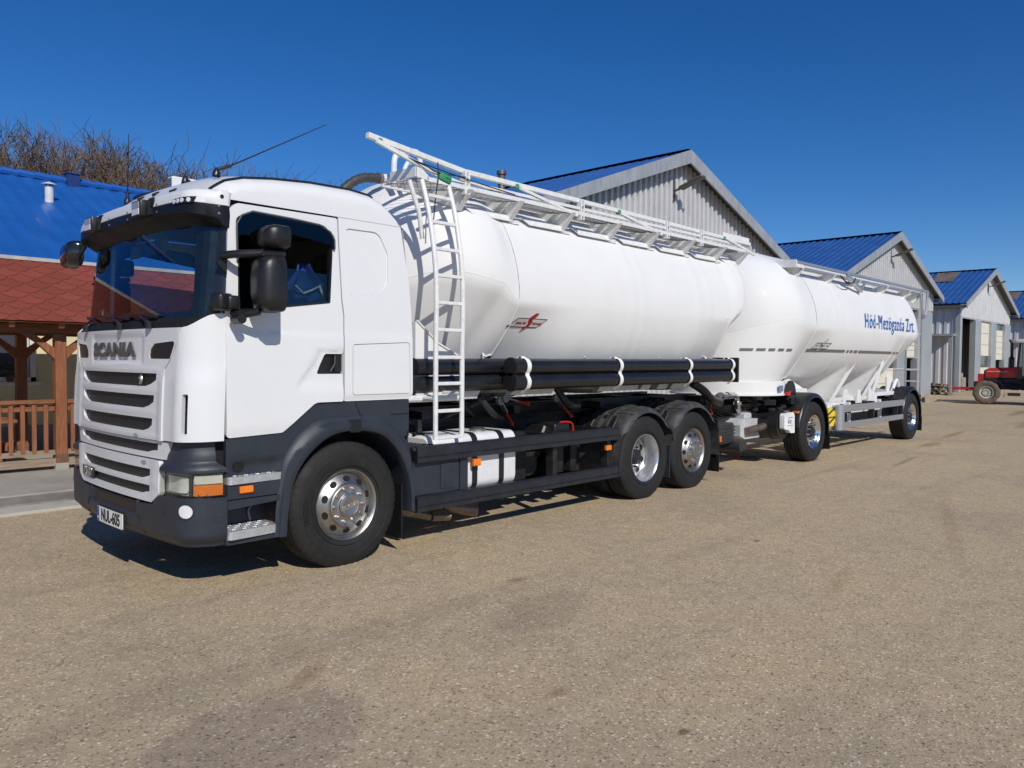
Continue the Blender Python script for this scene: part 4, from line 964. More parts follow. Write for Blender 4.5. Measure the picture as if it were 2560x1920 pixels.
# interior
b = MB(); b.bb((.5, -1.19, 1.38), (2.04, 1.19, 1.44)); b.bb((1.95, -1.19, 1.44), (2.04, 1.19, 2.95)); b.bb((.5, -1.19, 2.93), (2.0, 1.19, 2.96))
b.bb((1.36, -1.20, 1.44), (1.99, -1.17, 2.95)); b.bb((1.36, 1.17, 1.44), (1.99, 1.20, 2.95)); b.bb((.45, -1.21, 1.44), (1.4, -1.18, 2.06)); b.bb((.45, 1.18, 1.44), (1.4, 1.21, 2.06)); b.out('interior_trim', INTER, TK, ang=0)
b = MB(); b.loft([[V((x+.02+ox, y*1.0, z)) for ox, z in ((.0, 1.45), (.0, 2.03), (.16, 2.10), (.34, 2.07), (.42, 1.95), (.40, 1.45))] for y, x in [(yy, FU(sy(yy))[0]+.16+.03) for yy in [-1.12+.14*k for k in range(17)]]]); b.out('dashboard', INTER, TK)
b = MB(); b.lathe([(.22, -.012), (.235, 0), (.22, .012), (.205, 0), (.22, -.012)], (0, 0, 0), 'z', 36); b.bar((-.21, 0, -.0), (.21, 0, 0), .04, .02); b.lathe([(.001, .02), (.06, .01), (.06, -.05)], (0, 0, 0), 'z', 16); b.bar((0, 0, 0), (0, 0, -.5), .06, .06, (1, 0, 0))
me = b.out('steering_wheel', BLACK, None, data_only=True); put('steering_wheel', me, TK, (.80, -.58, 2.12), (0, rad(-38), 0))
for y in (-.60, .62):
    b = MB(); b.box((1.32, y, 1.80), (.55, .52, .18), None, .06, 3); b.box((1.60, y, 2.18), (.16, .50, .72), ry(.14), .06, 3); b.box((1.67, y, 2.60), (.10, .30, .18), ry(.1), .04, 3); b.bb((1.15, y-.2, 1.44), (1.5, y+.2, 1.72)); b.out('seat', SEATC, TK)
j = thing('work_jacket', 'blue work jacket with pale piping hanging behind the open driver side window', 'jacket', (1.32, -.95, 2.1))
def jk(u, v):
    z = lerp(2.53, 1.95, v); w = lerp(.05, .22, smooth(v*2.2)); x = 1.22+.06*v+w*(u-.5)*2-.05*(1-v); y = -1.03+.04*math.cos((u-.5)*5)+.02*math.sin(u*17+v*6)
    return V((x, y, z))
b = MB(); b.grid(jk, 24, 20); b.out('cloth', BLUECL, j)
b = MB(); b.tube([jk(.25, .32)+V((0, -.02, 0)), jk(.45, .42)+V((0, -.02, 0)), jk(.7, .36)+V((0, -.02, 0)), jk(.86, .3)+V((0, -.02, 0))], .008, 5); b.tube([jk(.84, .3)+V((0, -.02, 0)), jk(.93, .8)+V((0, -.02, 0))], .012, 5); b.tube([jk(.3, .75)+V((0, -.02, 0)), jk(.5, .62)+V((0, -.02, 0)), jk(.72, .72)+V((0, -.02, 0))], .008, 5); b.out('piping', HIVIS, j)
b = MB()
for y0 in (.2, -.35): b.panel([(sy(y0), 2.60), (sy(y0+.25), 2.60), (sy(y0+.25), 2.72), (sy(y0), 2.72)], [], FM(-.12, WDX, WKY), .01, FP)
b.out('folded_sunshade', INTER, TK, ang=0)
b = MB(); b.loft([[FM(-.06, WDX, WKY)(-.12+r_*.17*math.cos(a), 2.62+r_*.06*math.sin(a)-.02*math.cos(2*a)*r_) for a in [k*.35 for k in range(18)]] for r_ in (.05, 1)], True, False); b.out('inside_mirror', BLACK, TK, ang=0)

# mirrors
def mirror(sg):
    r = MB()
    def shell(cx, cz, w, h, d, yc, top):
        rings = []
        for t, k in ((0, .55), (.15, .86), (.4, 1), (.8, 1.0), (1, .96)):
            ring = []
            for q in range(28):
                a = 2*math.pi*q/28; ca, sa = math.cos(a), math.sin(a); e = .62 if top else .45
                ring.append(V((lerp(cx-d*.5, cx+d*.5, t), sg*(yc+w*.5*k*math.copysign(abs(ca)**e, ca)), cz+h*.5*k*math.copysign(abs(sa)**e, sa)+(.012 if top else 0)*ca)))
            rings.append(ring)
        r.loft(rings, True, True)
    shell(.61, 2.29, .25, .42, .19, 1.49, False); shell(.655, 2.635, .225, .175, .18, 1.49, True)
    mo = r.out('wing_mirror', BLACK, TK, ang=50)
    a = MB(); a.tube(cr([(.36, sg*1.27, 2.49), (.42, sg*1.38, 2.50), (.58, sg*1.5, 2.515)]), .03, 10); a.bar((.55, sg*1.49, 2.50), (.74, sg*1.49, 2.52), .1, .05, bev=.015); a.prism([(.32, 2.44), (.40, 2.5), (.40, 2.36)], 'xz', sg*1.268, sg*1.29); a.out('mirror_arm', BLACK, mo)
    a = MB(); a.tube(cr([(.46, sg*1.27, 2.08), (.47, sg*1.38, 2.065), (.56, sg*1.47, 2.09)]), .03, 10); a.tube([(.44, sg*1.32, 2.03), (.44, sg*1.44, 2.03)], .035, 12); a.out('lower_mirror_arm', BLACK, mo)
    g = MB(); g.bb((.706, sg*1.40, 2.11), (.708, sg*1.58, 2.46)); g.bb((.744, sg*1.40, 2.57), (.746, sg*1.58, 2.70)); g.out('mirror_glass', MIRG, mo, ang=0)
mirror(-1); mirror(1)
b = MB(); b.box((.36, -1.285, 2.155), (.14, .12, .13), rz(.35), .03, 3); b.box((.43, -1.30, 2.15), (.10, .10, .11), None, .025, 3); b.tube([(.33, -1.2, 2.06), (.34, -1.23, 2.12)], .04, 10); b.out('front_corner_camera', BLACK, TK)
# ramp mirror on the far side of the front
b = MB(); b.tube(cr([(.19, 1.05, 2.76), (.16, 1.10, 2.68), (.18, 1.22, 2.63), (.21, 1.30, 2.64)]), .02, 8); b.out('mirror_arm', BLACK, TK)
b = MB(); rings = []
def sq(c, e): return math.copysign(abs(c)**e, c)
for t, k in ((0, .62), (.12, .84), (.35, .96), (.7, 1), (1, .98)):
    rings.append([V((.12+.13*t, 1.44-.03*t+.148*k*sq(math.cos(a), .55), 2.715+.118*k*sq(math.sin(a), .55)-.035*math.cos(a)*k)) for a in [2*math.pi*q/28 for q in range(28)]])
b.loft(rings, True, True); fm = b.out('ramp_mirror', mat('glossy_black_shell', (.012, .012, .012), .16, coat=.6, var=.1), TK, ang=50)
b = MB(); b.add([V((.252, 1.41+.13*sq(math.cos(a), .55), 2.715+.10*sq(math.sin(a), .55)-.03*math.cos(a))) for a in [2*math.pi*q/26 for q in range(26)]], [tuple(range(26))]); b.out('mirror_glass', MIRG, fm, ang=0)

# dark lower skirts, steps, wheel arch
arch_o = [(.815, .35), (.835, .61), (.885, .87), (.94, .99), (1.05, 1.115), (1.2, 1.205), (1.40, 1.225), (1.77, 1.215), (1.92, 1.14), (2.04, 1.02), (2.125, .87), (2.165, .61), (2.18, .36)]
arch_i = [(.885, .35), (.905, .58), (.965, .80), (1.08, .965), (1.25, 1.09), (1.42, 1.135), (1.62, 1.13), (1.82, 1.075), (1.98, .93), (2.08, .75), (2.125, .56), (2.13, .38)]
AO = [tuple(v[:2]) for v in cr([(a, 0, c) for a, c in arch_o], 4)] if False else arch_o
def smoothline(p, n=4): return [(v.x, v.y) for v in cr([(a, c, 0) for a, c in p], n)]
AO, AI = smoothline(arch_o), smoothline(arch_i)
for sg in (-1, 1):
    O = (0, sg, 0); P = lambda y: (lambda x, z: V((x, sg*y, z)))
    b = MB()   # flare: loft of the arch profile from skin outwards and round into the wheel house
    m_ = len(AI); ao = [AO[round(k*(len(AO)-1)/(m_-1))] for k in range(m_)]
    b.loft([[V((lerp(o[0], i[0], t), sg*y, lerp(o[1], i[1], t))) for t, y in ((-.35, 1.262), (0, 1.272), (.12, 1.295), (.55, 1.30), (.9, 1.297), (1, 1.285), (1.02, 1.20), (1.02, .72))] for o, i in zip(ao, AI)], False)
    b.out('wheel_arch', GREYP, TK, ang=50)
    b = MB(); b.bb((1.47, sg*1.22, 1.125), (1.585, sg*1.303, 1.232), .008); b.out('arch_clip', BLACK, TK)
    # upper dark skirt between door and flare, and behind
    sk = [(.402, .865), (.402, 1.142), (.86, 1.158), (1.15, 1.383), (2.125, 1.383), (2.125, 1.13), (2.05, 1.0), (1.92, 1.12), (1.77, 1.195), (1.40, 1.205), (1.2, 1.185), (1.05, 1.095), (.94, .97), (.885, .865)]
    def hol(x, z): return -.012-.03*smooth((.985-z)/.05)*smooth((x-.43)/.05)*smooth((.86-x)/.06)
    b = MB(); b.panel(sk, [], SM(sg, hol), .03, O, .04, .04); ks = b.out('side_skirt', GREYP, TK, ang=40)
    b = MB(); b.tube([(.50, sg*1.20, .945), (.50, sg*1.246, .945)], .052, 20); b.bar((.465, sg*1.249, .94), (.535, sg*1.249, .95), .012, .018); b.out('filler_cap', BLACK, ks)
    b = MB(); b.tube([(1.55, sg*1.256, 1.38), (1.58, sg*1.258, 1.30), (1.625, sg*1.258, 1.23)], .006, 5); b.bb((1.92, sg*1.25, 1.255), (2.12, sg*1.262, 1.262)); b.out('skirt_seam', GAP, ks)
    for z0, z1, x1 in ((.802, .858, .872), (.388, .452, .832)):
        b = MB(); b.prism(rpoly([(.408, sg*1.02, .01), (.408, sg*1.288, .03), (x1, sg*1.262, .03), (x1, sg*1.02, .01)], 4), 'xy', z0, z1)
        for k in range(9):
            for q in range(4): b.box((.435+k*(x1-.45)/9, sg*(1.06+q*.055), z1+.001), (.032, .012, .006), rz(.5 if (k+q) % 2 else -.5))
        b.out('step', STEP, TK, ang=30)
    b = MB(); b.panel([(.41, .69), (.41, .80), (.868, .80), (.85, .69)], [], SM(sg, lambda x, z: -.006), .03, O); b.panel([(.41, .615), (.41, .682), (.838, .682), (.832, .64)], [], SM(sg, lambda x, z: .0), .04, O); b.bb((.41, sg*1.0, .3), (.83, sg*1.04, .8)); b.bb((.40, sg*1.03, .36), (.41, sg*1.255, .72)); b.bb((.41, sg*1.04, .345), (.83, sg*1.25, .385)); b.out('step_housing', GREYP, TK, ang=30)
    b = MB(); b.bb((.50, sg*1.262, .728), (.61, sg*1.285, .782), .006); b.out('side_marker', ORANGE, TK)
    b = MB(); b.tube([(.445, sg*1.05, .48), (.445, sg*1.05, .62)], .008, 6); b.tube(cr([(.70, sg*1.05, .47), (.68, sg*1.06, .55), (.72, sg*1.05, .60)]), .01, 6); b.out('step_bracket', STEEL, TK)
    b = MB(); b.bb((2.05, sg*.75, .13), (2.062, sg*1.25, .62)); b.out('mud_flap', BLACK, TK, ang=0)
# ================================================================= WHEELS
def tyre_mesh(w, R=.53, r=.292):
    h = w/2; b = MB()
    side = [(r, h*.80), (r+.025, h*.90), (r+.07, h*.98), (r+.12, h*1.0), (R-.07, h*.97), (R-.035, h*.90), (R-.012, h*.82), (R, h*.74)]
    rib = []; n = 5; x = h*.72
    step = 2*x/n
    for k in range(n):
        a0 = x-k*step
        rib += [(R+.002*(2-abs(k-2)), a0-.004), (R+.002*(2-abs(k-2)), a0-step+.012)]
        if k < n-1: rib += [(R-.014, a0-step+.009), (R-.014, a0-step+.001)]
    prof = side+rib+[(a, -c) for a, c in side[::-1]]; ns = len(side); N_ = len(prof)
    def jit(i, k):
        if (i in (ns-1, ns-2) or i in (N_-ns, N_-ns+1)) and k % 3 == 0: return .982
        return 1
    b.lathe([(a, -c) for a, c in prof], (0, 0, 0), 'y', 150, jit)
    for a0, rr in ((0, R-.10), (0, r+.045)):      # moulded rings on both walls
        for sg in (-1, 1): b.lathe([(rr-.004, sg*(h*.99)), (rr, sg*(h*1.006)), (rr+.004, sg*(h*.99))], (0, 0, 0), 'y', 90)
    return b.out('wheel', RUBBER, data_only=True, ang=40)
def rim_mesh(kind, w, m):
    h = w/2; b = MB(); y0 = -h*.82
    if kind == 'steer':
        pr = [(.250, h*.6), (.262, y0+.055), (.272, y0+.02), (.285, y0-.005), (.300, y0-.016), (.303, y0-.004), (.296, y0+.02)]
        b.lathe(pr, (0, 0, 0), 'y', 64)
        b.lathe([(.266, y0+.035), (.255, y0+.026), (.235, y0+.006), (.20, y0-.018), (.183, y0-.030), (.178, y0-.045), (.168, y0-.050), (.160, y0-.046), (.112, y0-.046), (.105, y0-.050), (.10, y0-.066), (.088, y0-.071), (.001, y0-.071)], (0, 0, 0), 'y', 64)
    elif kind == 'drive':
        b.lathe([(.296, y0+.02), (.303, y0-.004), (.300, y0-.014), (.288, y0-.006), (.276, y0+.02), (.268, y0+.05), (.258, y0+.12), (.252, y0+.17), (.235, y0+.185), (.16, y0+.175), (.15, y0+.165), (.11, y0+.165), (.001, y0+.165)], (0, 0, 0), 'y', 64)
    else:
        b.lathe([(.296, y0+.02), (.303, y0-.004), (.299, y0-.014), (.286, y0-.004), (.272, y0+.025), (.258, y0+.05), (.24, y0+.060), (.18, y0+.052), (.15, y0+.055), (.13, y0+.055), (.125, y0+.10), (.001, y0+.10)], (0, 0, 0), 'y', 64)
    return b.out('rim', m, data_only=True, ang=40), y0
def holes_mesh(kind, y0):
    b = MB()
    rr, yy, n, ra, rb = {'steer': (.222, y0-.007, 10, .026, .032), 'drive': (.205, y0+.178, 8, .030, .036), 'alu': (.212, y0+.0545, 10, .024, .026)}[kind]
    tilt = {'steer': -.62, 'drive': 0, 'alu': .1}[kind]
    for k in (0,):
        a = 0; u = V((math.cos(a), 0, math.sin(a))); t = V((-math.sin(a), 0, math.cos(a))); rd = (u*math.cos(tilt)+V((0, 1, 0))*math.sin(-tilt)).normalized(); nn = t.cross(rd)
        if nn.y > 0: nn = -nn
        c = u*rr+V((0, yy, 0)); ring = lambda o, f=1: [c+rd*ra*f*math.cos(q*.3142)+t*rb*f*math.sin(q*.3142)+nn*o for q in range(20)]
        b.loft([ring(-.004), ring(.0035), ring(.0025, .9)], True, True)
    return b.out('hand_hole_disc', GAP, data_only=True)  # black disc proud of the rim, the shade of an open hole as colour
def nuts_mesh(kind, y0):
    b = MB(); rr, yy = {'steer': (.140, y0-.046), 'drive': (.130, y0+.165), 'alu': (.155, y0+.053)}[kind]
    for k in (0,):
        a = 0; c = V((rr*math.cos(a), yy, rr*math.sin(a)))
        if kind == 'alu': b.lathe([(.022, 0), (.022, -.012), (.015, -.03), (.013, -.062), (.001, -.066)], c, 'y', 10)
        else: b.lathe([(.020, 0), (.019, -.006), (.0135, -.008), (.0125, -.026), (.001, -.029)], c, 'y', 8)
    return b.out('wheel_nut', CHROME if kind != 'drive' else CHASS, data_only=True)
def hub_mesh(kind, y0):
    b = MB()
    if kind == 'steer':
        b.lathe([(.094, y0-.066), (.09, y0-.0735), (.078, y0-.0755), (.072, y0-.0725), (.001, y0-.0725)], (0, 0, 0), 'y', 48); m = CHROME
    else:
        b.lathe([(.10 if kind == 'alu' else .085, y0+.16), (.095 if kind == 'alu' else .08, y0+.03), (.085, y0+.0), (.05, y0-.01), (.001, y0-.012)] if kind == 'alu' else [(.10, y0+.165), (.095, y0+.12), (.07, y0+.105), (.001, y0+.10)], (0, 0, 0), 'y', 32); m = CHASS
    return b.out('hub', m, data_only=True)
WH = {}
def wheel(par, x, y, kind, w=.32, hub=True):
    key = (kind, w)
    if key not in WH:
        rm, y0 = rim_mesh(kind, w, {'steer': CHROME, 'drive': SILVER, 'alu': ALU}[kind])
        WH[key] = (tyre_mesh(w), rm, holes_mesh(kind, y0), nuts_mesh(kind, y0), hub_mesh(kind, y0), y0)
    ty, rm, ho, nu, hu, y0 = WH[key]
    o = put('wheel', ty, par, (x, y, .515), (0, random.uniform(0, 6), 0 if y < 0 else math.pi))
    for nm, me, n in (('rim', rm, 1), ('hub', hu, 1), ('hand_hole_disc', ho, 8 if kind == 'drive' else 10), ('wheel_nut', nu, 10)):
        for k in range(n):
            c = bpy.data.objects.new(nm, me); COL.objects.link(c); c.parent = o; c.rotation_euler.y = 2*math.pi*(k+(.5 if n == 10 and nm == 'hand_hole_disc' else 0))/n
    return o, y0
def flat(v): return v
FW = []
for sg in (-1, 1):
    o, y0 = wheel(TK, 1.47, sg*1.10, 'steer', .33); FW.append(o)
    o.rotation_euler.y = 0
    wheel(TK, 7.13, sg*1.085, 'steer', .33)
    wheel(TK, 5.96, sg*1.105, 'drive', .30); wheel(TK, 5.96, sg*.775, 'drive', .30)
me = text_mesh('SCANIA', .045, xs=1.15, bold=.001, ext=.002)
for v in me.vertices: v.co = V((v.co.x, y0-.0735-v.co.z, v.co.y))
me.materials.clear(); me.materials.append(SILVER); c = bpy.data.objects.new('hub_lettering', me); COL.objects.link(c); c.parent = FW[0]; c.rotation_euler.y = rad(-14)
me = text_mesh('ENZO', .062, xs=1.2, bold=.002, ext=.002)
for v in me.vertices:
    a = rad(182)-v.co.x/.40; r_ = .40+v.co.y; v.co = V((r_*math.cos(a), -.1675-v.co.z, r_*math.sin(a)))
me.materials.clear(); me.materials.append(mat('tyre_lettering', (.009, .009, .009), .5)); c = bpy.data.objects.new('tyre_lettering', me); COL.objects.link(c); c.parent = FW[0]
# axles
b = MB()
for x in (1.47, 5.96, 7.13): b.tube([(x, -.95, .515), (x, .95, .515)], .075, 12)
b.lathe([(.001, -.22), (.2, -.16), (.22, 0), (.2, .16), (.001, .22)], (5.96, 0, .52), 'y', 20); b.tube([(2.0, 0, .75), (5.75, 0, .58)], .06, 10)
for x in (5.35, 6.55, 7.6, .8, 2.1):
    for y in (-.42, .42): b.tube([(x, y, .42), (x, y, .8)], .12, 14)
b.out('axles', CHASS, TK)

# ================================================================= TRUCK CHASSIS
b = MB()
for y in (-.43, .43):
    b.bb((.9, y-.04, .80), (8.35, y+.04, .83)); b.bb((.9, y-.04, 1.07), (8.35, y+.04, 1.10)); b.bb((.9, y-(.04 if y > 0 else -.03), .83), (8.35, y+(-.03 if y > 0 else .04), 1.07))
for x in (1.2, 2.3, 3.3, 4.3, 5.3, 6.5, 7.6, 8.3): b.bb((x-.06, -.39, .84), (x+.06, .39, 1.05))
b.out('chassis_frame', CHASS, TK, ang=0)
b = MB()
for y in (-.45, .45): b.bb((2.5, y-.05, 1.12), (8.45, y+.05, 1.24))
for x in (2.75, 4.1, 5.7, 7.2, 8.2): b.bb((x-.05, -.75, 1.14), (x+.05, .75, 1.22))
b.out('subframe', CHASS, TK, ang=0)
def cab_gap():
    b = MB(); b.bb((2.17, -.9, .9), (2.42, .9, 1.36), .02); b.bb((2.2, -1.0, 1.0), (2.35, -.3, 1.3), .02); b.tube(cr([(2.3, -.7, 1.3), (2.36, -.75, 1.55), (2.3, -.5, 1.8)]), .03, 8)
    for k in range(5): b.tube(cr([(2.3+.02*k, -.8+.1*k, 1.0), (2.5, -.75+.1*k, 1.12+.03*k), (2.8, -.6+.06*k, 1.05)]), .014, 6)
    b.tube([(2.5, -.95, 1.04), (2.5, -.95, 1.16)], .03, 10); b.tube([(2.45, -.93, 1.02), (2.75, -.9, 1.0)], .022, 8)
    b.out('air_lines', CHASS, TK)
cab_gap()
b = MB(); b.box((2.30, -1.10, 1.52), (.09, .13, .15), None, .015); b.tube(cr([(2.3, -1.08, 1.45), (2.33, -1.1, 1.38), (2.4, -1.12, 1.36)]), .012, 6); b.out('working_light', BLACK, TK)
b = MB(); b.tube([(2.22, -1.1, 1.375), (2.9, -1.1, 1.375)], .035, 10); b.out('cross_tube', RAILW, TK)
# fuel tank with straps
def rsec(w, h, r, n=6): return rpoly([(-w/2, -h/2, r), (w/2, -h/2, r), (w/2, h/2, r), (-w/2, h/2, r)], n)
b = MB(); sec = rsec(.62, .56, .09)
b.loft([[V((x, -.87+a*k, .73+c*k)) for a, c in sec] for x, k in ((2.44, .93), (2.47, 1), (3.61, 1), (3.64, .93))]); ft = b.out('fuel_tank', mat('white_tank_aluminium', (.72, .73, .74), .38, var=.05, dirt=(.5, .48, .44), dirtamt=.25), TK)
for x in (3.02, 3.40):
    b = MB(); b.loft([[V((xx, -.87+a*1.03, .73+c*1.03)) for a, c in sec] for xx in (x-.035, x+.035)], True, False); b.out('tank_strap', BLACK, ft)
b = MB(); b.lathe([(.085, .98), (.085, 1.03), (.06, 1.05), (.001, 1.052)], (3.25, -.98, 0), 'z', 20); b.out('filler_cap', CHROME, ft)
b = MB(); b.bb((2.22, -1.205, .48), (2.80, -1.185, .80), .006); b.bb((2.80, -1.215, .44), (2.90, -1.12, .80)); b.bb((2.55, -1.213, .52), (2.72, -1.2, .76)); b.out('battery_box', GREYP, TK)
b = MB(); b.bb((2.2, -1.24, .90), (2.56, -.7, .935), .005)
for k in range(9): b.bb((2.2, -1.22+k*.058, .935), (2.56, -1.20+k*.058, .945))
b.out('deck_plate', GREYP, TK, ang=0)
# side underrun rails
for sg in (-1, 1):
    for z0, z1, xe in ((.79, .945, 5.36), (.335, .48, 5.385)):
        b = MB(); h = z1-z0; sec = [(0, 0), (-.03, .008), (-.03, h*.30), (-.022, h*.33), (-.022, h*.37), (-.03, h*.40), (-.03, h*.86), (-.024, h*.90), (-.024, h*.93), (-.012, h), (.03, h), (.03, 0)]
        b.loft([[V((x, sg*1.235+(a if sg < 0 else -a), z0+c)) for a, c in sec] for x in (2.225, xe)]); b.out('underrun_rail', NAVY, TK, ang=20)
    for x in (2.4, 4.2, 5.2): b = MB(); b.bb((x, sg*1.10, .33), (x+.07, sg*1.20, .95)); b.bb((x, sg*.5, .86), (x+.07, sg*1.15, .93)); b.out('rail_bracket', CHASS, TK, ang=0)
    b = MB(); b.bb((2.94, sg*1.225, .70), (3.04, sg*1.262, .77), .006); b.out('side_marker', ORANGE, TK)
    b = MB(); b.bb((5.13, sg*1.21, .675), (5.225, sg*1.25, .735), .006); b.out('side_marker', ORANGE, TK)
    b = MB(); b.bb((7.845, sg*1.225, .58), (7.875, sg*1.262, .665), .004); b.out('side_marker', ORANGE, TK)
# exhaust tips
b = MB(); b.loft([[V((2.65+k*.05+.03*math.cos(a), -.95+.085*math.cos(a)-k*.03, .21+.055*math.sin(a)-.0*k)) for a in [q*.314 for q in range(20)]] for k in (0, 3)], True, True); b.tube([(2.3, -.8, .3), (2.65, -.95, .21)], .05, 10)
b.tube([(2.95, -.82, .25), (3.1, -.92, .22), (3.23, -1.0, .205)], [.055, .07, .082], 16, False); b.tube([(2.6, -.6, .42), (3.4, -.6, .42)], .16, 16); b.out('exhaust', RUST, TK)
b = MB(); b.lathe([(.001, 0), (.075, 0)], (0, 0, 0), 'x', 16); me = b.out('pipe_mouth', GAP, None, data_only=True); put('pipe_mouth', me, TK, (3.215, -.99, .207), (0, 0, rad(-30)))
# levers
def lever(p, q):
    p, q = V(p), V(q); m_ = p.lerp(q, .48); b = MB(); b.bar(p, m_, .016, .07, (0, 1, 0)); b.lathe([(.001, -.03), (.05, -.03), (.05, .01), (.001, .01)], p, 'y', 14); lo_ = b.out('valve_lever', STEEL, TK)
    b = MB(); b.tube([m_, q], .015, 8); b.lathe([(.001, -.028), (.026, -.012), (.026, .012), (.001, .028)], q, 'y', 12); b.out('lever_grip', REDP, lo_)
lever((3.90, -.74, 1.32), (4.33, -.70, 1.235)); lever((3.84, -.72, 1.29), (4.07, -.70, 1.02)); lever((4.77, -.74, 1.29), (5.13, -.70, 1.06)); lever((8.62, -.62, 1.12), (8.72, -.62, .92))
b = MB(); b.box((4.58, -.85, .92), (.28, .34, .2), None, .03, 3); b.box((4.40, -.8, .88), (.2, .3, .2), ry(.5), .02); b.out('tool_box', BLACK, TK)
b = MB(); b.tube(cr([(4.55, -1.0, 1.03), (4.70, -1.0, 1.025), (4.78, -1.0, .99), (4.80, -1.0, .85)]), .011, 8); b.out('red_handle_bar', REDP, TK)
b = MB(); b.bb((3.72, -.95, .42), (4.05, -.55, .95), .02); b.bb((4.5, -1.0, .45), (4.62, -.9, .9)); b.bb((4.75, -1.0, .45), (4.86, -.9, .86)); b.bb((4.9, -.9, .42), (5.05, -.6, .9)); b.tube([(4.2, -.85, .56), (4.2, .85, .56)], .13, 18); b.tube([(4.55, -.3, .6), (4.55, .85, .6)], .13, 18)
b.tube(cr([(3.4, -.85, 1.35), (3.55, -.9, 1.18), (3.8, -.8, 1.1), (4.0, -.6, 1.15)]), .035, 8); b.tube(cr([(4.6, -.9, 1.42), (4.75, -.95, 1.24), (5.0, -.9, 1.2), (5.3, -.6, 1.22)]), .045, 8)
for k in range(7): b.tube(cr([(3.7+k*.1, -.5, 1.12), (4.6+.1*k, -.55-.02*k, 1.06+.01*k), (5.6+.1*k, -.5, 1.13)]), .014, 5)
b.tube([(3.0, -.86, 1.40), (3.6, -.6, 1.12)], .03, 8); b.tube([(3.2, -.5, 1.12), (3.62, -.86, 1.36)], .03, 8)
b.out('brake_gear', CHASS, TK)
b = MB(); b.tube(cr([(4.8, -.55, .7), (4.8, -.9, .66), (4.82, -.95, .5)]), .008, 6); b.out('red_cable', REDP, TK)
# rear mudguards
GUARD = mat('grey_mudguard_plastic', (.035, .037, .042), .55, var=.2, scale=5, dirt=(.15, .13, .11), dirtamt=.55, bump=.1, bscale=200)
def guard(cx, R_, a0, a1, z0=.54):
    for sg in (-1, 1):
        b = MB(); rings = []
        for k in range(41):
            a = rad(lerp(a0, a1, k/40)); ring = []
            for y, dr in ((.52, 0), (.56, .012), (.58, 0), (.66, 0), (.68, .014), (.72, .014), (.74, 0), (.80, 0), (.82, .014), (.86, .014), (.88, 0), (.94, 0), (.96, .014), (1.0, .014), (1.02, 0), (1.10, .002), (1.17, .004), (1.215, -.004), (1.262, -.035), (1.275, -.075)):
                up = smooth((math.sin(a)-.45)/.2)
                ring.append(V((cx+(R_+dr*up+(0 if y < 1.2 else 0))*math.cos(a)*1.0, sg*y, z0+(R_+dr*up)*math.sin(a))))
            rings.append(ring)
        b.loft(rings, False); g = b.out('mudguard', GUARD, TK, ang=50)
        b = MB()
        for s_ in (1, -1):
            a = rad(90+s_*48)
            for y in (.72, 1.06):
                c = V((cx+(R_+.008)*math.cos(a), sg*y, z0+(R_+.008)*math.sin(a))); b.box(c, (.13, .085, .02), ry(-(a-math.pi/2)), .004)
        for y in (.62, .76, .9, 1.04): b.box((cx-R_*.62, sg*y, z0+R_*.795), (.05, .04, .02), ry(-.68))
        b.out('guard_clip', BLACK, g)
        b = MB(); b.tube([V((cx+(R_+.003)*math.cos(rad(120))*1.0, sg*y, z0+(R_+.003)*math.sin(rad(120)))) for y in (.52, 1.27)], .004, 4); b.tube([V((cx+(R_+.003)*math.cos(rad(60)), sg*y, z0+(R_+.003)*math.sin(rad(60)))) for y in (.52, 1.27)], .004, 4); b.out('guard_seam', GAP, g)
guard(5.96, .625, 14, 196); guard(7.14, .645, -12, 172)
for sg in (-1, 1):
    b = MB(); b.bb((5.355, sg*1.06, .36), (5.375, sg*1.272, .58)); b.bb((6.555, sg*.7, .2), (6.57, sg*1.22, .6)); b.out('guard_skirt', GREYP, TK, ang=0)
    b = MB(); b.bb((7.80, sg*.72, .155), (7.815, sg*1.262, .45)); b.out('mud_flap', BLACK, TK, ang=0)
b = MB(); b.tube([(8.3, -.9, .55), (8.3, .9, .55)], .08, 12); b.bb((8.1, -.5, .55), (8.32, .5, 1.06), .02); b.bb((7.95, -1.15, .62), (8.0, -.5, .9)); b.out('rear_crossmember', CHASS, TK)

